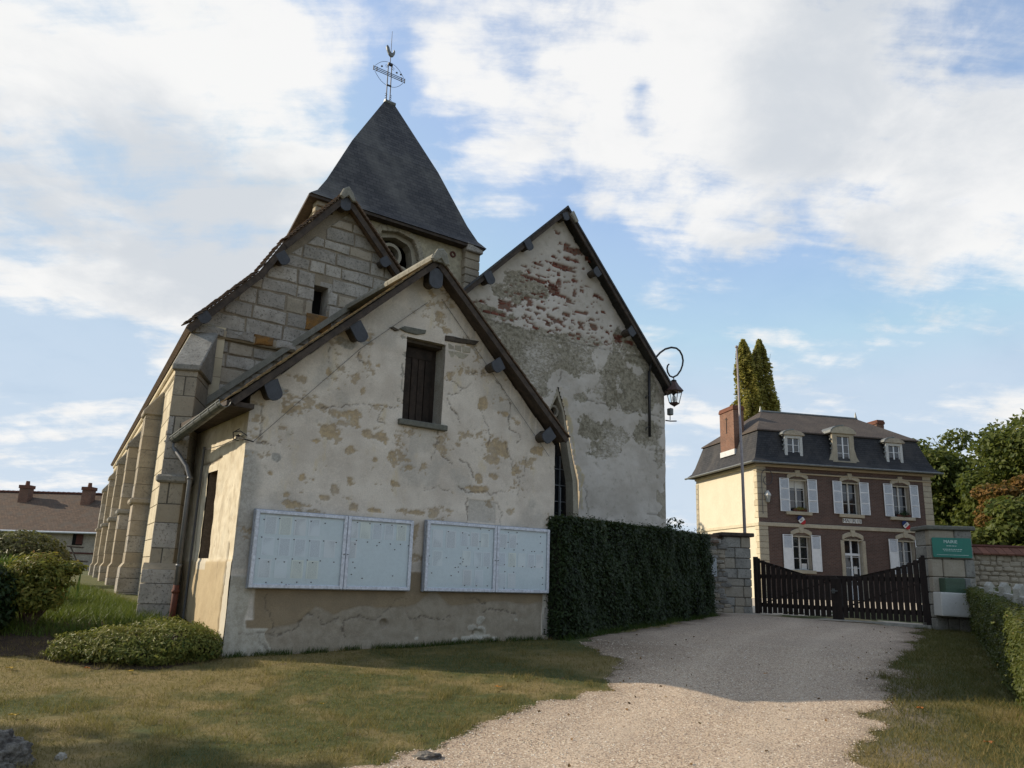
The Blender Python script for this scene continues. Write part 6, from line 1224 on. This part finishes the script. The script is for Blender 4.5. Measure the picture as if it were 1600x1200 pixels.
shrub('autumn_bush', 'leafy bush with reddening tips and bare stems left of the low shrub', 'bush', (-6.95, 12.1), [(0,0,.84,.34,.34,.24),(-.22,-.1,.66,.3,.3,.28),(.25,.0,.70,.3,.3,.24),(.45,.1,.84,.22,.2,.10),(-.4,-.1,.45,.18,.2,.22),(.05,-.2,.4,.26,.26,.24),(.3,-.1,.42,.2,.2,.2)], 6500, .036, 'autumn_leaf', 7, 16, .42, .45, .35, shag=1.1)
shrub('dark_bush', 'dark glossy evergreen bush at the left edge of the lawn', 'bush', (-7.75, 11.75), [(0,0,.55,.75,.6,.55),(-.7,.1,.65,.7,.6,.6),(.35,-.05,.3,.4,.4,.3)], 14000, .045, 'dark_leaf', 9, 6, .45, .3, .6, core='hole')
shrub('round_bush', 'broad rounded olive bush before the farmhouse', 'bush', (-12.3, 20.5), [(0,0,.68,1.1,1.0,.64),(-1.3,0,.7,1.3,1,.7),(.7,-.1,.5,.55,.7,.42),(-2.6,0,.6,1.2,1,.6)], 26000, .055, 'round_leaf', 12, 0, .5, .45, .7, core='soil', shag=.5)
# sword-leaved clump
t = thing('iris_clump', 'clump of upright bright green sword leaves behind the dark bush', 'plant', (-9.0, 14.3, float(tz(-9.0, 14.3)))); r = np.random.default_rng(5); n = 900
bx, by = r.normal(size=n)*.42, r.normal(size=n)*.35; a = r.uniform(0, 6.28, n); h = r.uniform(.5, .9, n); ln = r.uniform(.05, .3, n); w = .017
B = np.stack([bx, by, 0*bx], -1); dv = np.stack([np.cos(a)*w, np.sin(a)*w, 0*a], -1); mid = B+np.stack([np.cos(a+1.5)*ln*.3, np.sin(a+1.5)*ln*.3, h*.6], -1); tip = B+np.stack([np.cos(a+1.5)*ln, np.sin(a+1.5)*ln, h], -1)
mesh_np('leaves', np.stack([B-dv, B+dv, mid+dv, mid-dv, mid-dv, mid+dv, tip+dv*.1, tip-dv*.1], 1).reshape(-1, 3), np.arange(8*n).reshape(-1, 4), M['blade_leaf'], t, {'tint': ('FACE', r.random(2*n))})
BP = [(-10.5, 11.05), (-7.4, 11.25), (-6.1, 11.0), (-5.2, 10.45), (-4.3, 10.5), (-4.0, 11.0), (-4.5, 11.9), (-5.8, 12.6), (-7, 13.2), (-10.5, 13.3)]
xc, yc = (X[:-1, :-1]+X[1:, 1:])/2, (Y[:-1, :-1]+Y[1:, 1:])/2
kb = (inpoly(xc+(fbm(xc, yc, 3, 3, 2)-.5)*.25, yc+(fbm(xc, yc, 3, 3, 4)-.5)*.25, BP) & (abs(xc) < 14)).reshape(-1)
used = np.unique(Fq[kb]); rem = -np.ones(X.size, int); rem[used] = np.arange(len(used))
tag(mesh_np('flower_bed', np.stack([X, Y, Zg+.008], -1).reshape(-1, 3)[used], rem[Fq[kb]], M['soil'], None, smooth=True, kind='structure'), 'strip of bare dark soil under the bushes', 'bed')
def tree(name, label, c, h, crown, n, size, mat, seed, trunk=.3, group=None, limbs=9, aspect=.6, tint=.45, lump_n=40, base=None, cat='tree'):
    z0 = float(tz(c[0], c[1])); t = thing(name, label, cat, (c[0], c[1], z0), 0, group); rr = random.Random(seed); r = np.random.default_rng(seed); (cx, cy, cz, ra, rb_, rc) = crown
    cl = []
    while len(cl) < lump_n:
        d = r.normal(size=3); d /= np.linalg.norm(d); s = r.random()**.45; p = np.array([cx, cy, cz])+d*s*np.array([ra, rb_, rc]); cl.append((p, r.uniform(.24, .46)*min(ra, rc)*(1.2-.45*s)))
    k = r.integers(0, lump_n, n); C0 = np.array([x[0] for x in cl])[k]; Rk = np.array([x[1] for x in cl])[k]; d = r.normal(size=(n, 3)); d /= np.linalg.norm(d, axis=1)[:, None]
    P = C0+d*(Rk*(.35+.75*r.random(n)**.5))[:, None]*np.array([1.25, 1.25, .8]); tt = tint+.3*(r.random(lump_n)[k]-.5)+.14*d[:, 2]
    leafcloud('crown', P, size, mat, t, aspect, seed=seed, tint=tt, nrm=d*.5)
    q = MB(); top = (cx*.7, cy*.7, cz+rc*.5); q.tube([(0, 0, -.3), (0, 0, h*.2), (cx*.3, cy*.3, h*.45), top], [trunk*1.2, trunk*.85, trunk*.6, trunk*.15], 9); tr = q.build('trunk', M['bark'], t, smooth=True)
    for i in range(limbs):
        p, R_k = cl[i % len(cl)]; b0 = rr.uniform(.25, .7); s = (cx*.3*b0*1.4, cy*.3*b0*1.4, h*.2+(cz+rc*.3-h*.2)*b0); mid = [(s[j]+p[j])/2+rr.uniform(-.2, .2) for j in range(3)]; MB().tube([s, mid, tuple(p)], [trunk*.35, trunk*.2, trunk*.06], 6).build('limb', M['bark'], tr, smooth=True)
    return t
def poplar(label, c, H, R, n, seed):
    z0 = float(tz(*c)); t = thing('poplar_tree', label, 'tree', (c[0], c[1], z0), 0, 'twin poplars'); r = np.random.default_rng(seed)
    z = 3+(H-3)*r.random(n)**.9; th = r.uniform(0, 2*np.pi, n); f = (z-3)/(H-3); pr = R*np.clip(1.25*(1-f**2.6)**.6*(.6+.4*np.minimum(1, f*4)), .1, 1)
    cl = fbm(th*2.2+3, z*.55, 4, 1, seed, .6); rad = pr*(.35+.65*r.random(n)**.5)*(.35+1.35*cl); keep = r.random(n) < (.12+1.3*sst((cl-.38)/.25)); z, th, rad, cl = z[keep], th[keep], rad[keep], cl[keep]
    P = np.stack([rad*np.cos(th)+.25*np.sin(z*.35+seed), rad*np.sin(th), z+r.normal(size=len(z))*.1], -1)
    leafcloud('crown', P, .15, 'poplar_leaf', t, .6, seed=seed, tint=.25+.55*cl+.2*r.random(len(z)), nrm=np.stack([np.cos(th), np.sin(th), .4+0*th], -1)*.5)
    tr = MB().tube([(0, 0, -.3), (0, 0, H*.4), (.1, 0, H*.7)], [.3, .16, .02], 8).build('trunk', M['bark'], t, smooth=True)
    for i in range(14): a = i*2.4; zb = 3+i*1.2; MB().tube([(0, 0, zb), (.35*R*math.cos(a), .35*R*math.sin(a), zb+1.2), (.6*R*math.cos(a), .6*R*math.sin(a), zb+3)], [.06, .04, .01], 5).build('limb', M['bark'], tr)
poplar('tall narrow poplar column rising behind the town hall chimney', (21.6, 70), 22.6, 1.45, 34000, 3)
poplar('second poplar column close on the right of the one behind the chimney', (23.15, 70.5), 22.8, 1.4, 32000, 4)
tree('broad_tree', 'broad green tree right of the town hall with sky showing through its crown', (32.9, 58), 13, (0, 0, 7.8, 4.3, 3.5, 5.1), 30000, .18, 'tree_leaf', 5, .35, 'trees behind the stone wall', lump_n=75)
tree('broad_tree', 'lower dense tree directly above the green sign pier', (34.5, 52), 8, (0, 0, 4.3, 4.2, 3, 3.6), 26000, .17, 'tree_leaf', 6, .3, 'trees behind the stone wall', lump_n=60)
tree('broad_tree', 'large green tree at the right edge of the view above the tile coping', (33.2, 48), 12, (0, 0, 6.9, 4.2, 3.5, 4.6), 30000, .17, 'tree_leaf', 7, .35, 'trees behind the stone wall', lump_n=70)
tree('broad_tree', 'low leafy tree just over the wall coping beside the right pier', (22.6, 33.5), 5, (0, 0, 2.9, 2.8, 2, 2.0), 18000, .12, 'tree_leaf', 17, .2, 'trees behind the stone wall', lump_n=50)
tree('orange_tree', 'small tree turning orange at the right edge behind the rubble wall', (24.5, 38), 7, (0, 0, 4.3, 1.7, 1.5, 2.1), 12000, .11, 'orange_leaf', 8, .2, None, lump_n=40)
tree('young_tree', 'tip of a green tree showing just above the right slope of the town hall roof', (28.0, 60), 14, (0, 0, 9.6, 1.8, 1.8, 3.9), 9000, .17, 'tree_leaf', 9, .25, None, lump_n=30)
tree('garden_tree', 'small open dark tree seen above the tall hedge left of the town hall', (4.6, 27.5), 3.6, (0.4, 0, 2.1, 1.15, .8, 1.05), 2600, .055, 'dark_leaf', 10, .08, None, 8, lump_n=26)
tree('shade_tree', 'tree standing west of the town hall, hidden behind the church, shading its side wall', (-1.5, 50.0), 10, (0, 0, 6.6, 3.2, 2.6, 3.6), 9000, .2, 'tree_leaf', 11, .3, None, lump_n=40)
tree('lane_tree', 'tree outside the left of the view whose shade falls on the front of the lawn', (-14.5, 6.3), 8, (0, 0, 5.4, 2.6, 2.0, 2.4), 9000, .14, 'tree_leaf', 13, .25, None, lump_n=36)
tree('lane_tree', 'smaller tree outside the left of the view near the boulder', (-12.5, 5.0), 6, (0, 0, 3.6, 1.9, 1.4, 1.8), 7000, .12, 'tree_leaf', 14, .2, None, lump_n=30)
tree('far_tree', 'distant tree right of the drive beyond the stone wall', (60, 85), 12, (0, 0, 7, 9, 6, 6), 20000, .35, 'tree_leaf', 15, .4, 'far trees', 4, lump_n=70)
# ================================================================ farmhouse
t = thing('farmhouse', 'long low farmhouse with brown tile roof and two chimneys at the far left', 'house', (-46, 52, 0), math.radians(.0)); FW = 26
q = MB().box(0, 24, .0, 7, .8, 3.6).build('wall', M['farm_wall'], t)
q = MB(); q.add([(-.2, -.35, 3.52), (24.3, -.35, 3.60), (24.3, 3.5, 6.35), (-.2, 3.5, 6.25), (24.3, 7.3, 3.5), (-.2, 7.3, 3.5), (-.2, -.35, 3.42), (24.3, -.35, 3.50)], [(0, 1, 2, 3), (3, 2, 4, 5), (6, 7, 1, 0), (0, 3, 5), (1, 4, 2)]); o = q.build('roof', M['farm_tile'], t); uvw(o.data, uvw_auto)
q = MB(); 
for i in range(70): q.tube([(-.2+i*.35, 3.5, 6.30+.1*i/70), (.12+i*.35, 3.5, 6.28+.1*i/70)], .09, 6)
q.build('ridge_tiles', M['rust'], o, kind='stuff'); MB().tube([(-.2, -.42, 3.46), (24.3, -.42, 3.54)], .07, 6).build('gutter', M['white_paint'], t)
for x, y in ((17.15, 2.6), (12.8, 2.7)):
    c = MB().box(x-.32, x+.32, y-.3, y+.3, 5.2, 6.7).build('chimney', M['chimney_brick'], t); uvw(c.data, uvw_auto); MB().box(x-.37, x+.37, y-.36, y+.36, 6.5, 6.72).lathe([(.15, 0), (.12, .3)], (x, y, 6.72), 8).build('chimney_pot', M['chimney_brick_plain'], c)
w_ = MB().box(17.95, 18.6, -.03, .02, 2.75, 3.45).build('window', M['hole'], t); MB().box(18.2, 18.62, -.06, -.03, 2.8, 3.45).build('shutter', M['rust'], w_)
MB().box(10, 21.5, -.05, 0, 2.2, 2.3).build('wall_ledge', M['rust'], t)
t = thing('trestle', 'small dark wooden trestle standing against the farmhouse wall', 'trestle', (-27.0, 50.5, float(tz(-27, 50.5))+.9)); MB().tube([(-.5, 0, .55), (.5, 0, .5)], .06, 5).build('beam', M['beam'], t); MB().tube([(-.3, 0, .55), (.2, 0, -.3)], .05, 5).build('leg', M['beam'], t); MB().tube([(-.9, 0, -.3), (.9, 0, -.35)], .06, 5).build('foot_rail', M['beam'], t)
# ================================================================ loose things on the ground
def rock(name, label, c, rad, seed, mat='stone_rock', cat='stone', sub=4):
    import bmesh
    bm = bmesh.new(); bmesh.ops.create_icosphere(bm, subdivisions=sub, radius=1); from mathutils import noise as mn
    for v in bm.verts:
        p = v.co.copy(); d = mn.fractal(p*1.6+Vector((seed, 0, 0)), 1, 2, 5)*.34-abs(mn.fractal(p*4+Vector((seed, 2, 0)), 1, 2, 5))*.2+mn.voronoi(p*2.2+Vector((0, seed, 0)))[0][0]*.3; v.co = Vector((p.x*rad[0], p.y*rad[1], p.z*rad[2]))*(1+d-.1)
    me = bpy.data.meshes.new(name); bm.to_mesh(me); bm.free(); me.polygons.foreach_set('use_smooth', [sub > 3]*len(me.polygons)); o = link(name, me, M[mat], loc=(c[0], c[1], float(gz(c[0], c[1]))+rad[2]*(.25 if sub < 5 else -.1))); tag(o, label, cat); return o
rock('boulder', 'rough pitted grey boulder in the near left corner of the lawn', (-3.95, 6.42), (.44, .3, .24), 3, cat='boulder', sub=6)
rock('stone', 'small pale stone beside the boulder', (-3.43, 6.7), (.04, .045, .035), 5, 'pillar_stone', sub=3)
rock('stone', 'flat grey stone on the gravel edge at the near centre', (-.60, 7.1), (.12, .08, .04), 9, 'stone_rock', sub=3)
rr = random.Random(9)
for i, (x, y, lab, s) in enumerate([(-6.0,10.2,'yellow fallen leaf at the far left of the sunlit lawn',.07),(-.05,10.0,'orange fallen leaf on the shadow edge of the lawn',.06),(4.76,9.55,'rust brown fallen leaf right of the gravel',.055),(4.7,8.15,'large yellow fallen leaf on the near right grass',.07),(-4.57,10.25,'orange fallen leaf beneath the low shrub',.06),(-5.15,10.35,'pale orange fallen leaf at the tip of the low shrub',.05),(-4.55,7.9,'curled pale fallen leaf above the boulder',.06),(-1.9,8.9,'small brown fallen leaf in the middle of the lawn',.035),(3.6,11.4,'brown fallen leaf on the shaded gravel',.04)]):
    a = rr.uniform(0, 6); P = []
    for k in range(10): t_ = k/10*6.283; rad_ = s*(1 if k % 2 == 0 else .62)*rr.uniform(.8, 1.1); P.append((rad_*math.cos(t_+a), rad_*math.sin(t_+a)*.8, .01+rr.uniform(0, .02)))
    o = MB().add([(0, 0, .012)]+P, [(0, k+1, (k+1) % 10+1) for k in range(10)]).build('fallen_leaf', M['fallen'], loc=(x, y, float(gz(x, y))+.02)); tag(o, lab, 'leaf', 'fallen leaves')
    at = o.data.attributes.new('tint', 'FLOAT', 'FACE'); at.data.foreach_set('value', np.full(10, rr.choice([.1, .5, 1.])+.0, np.float32));
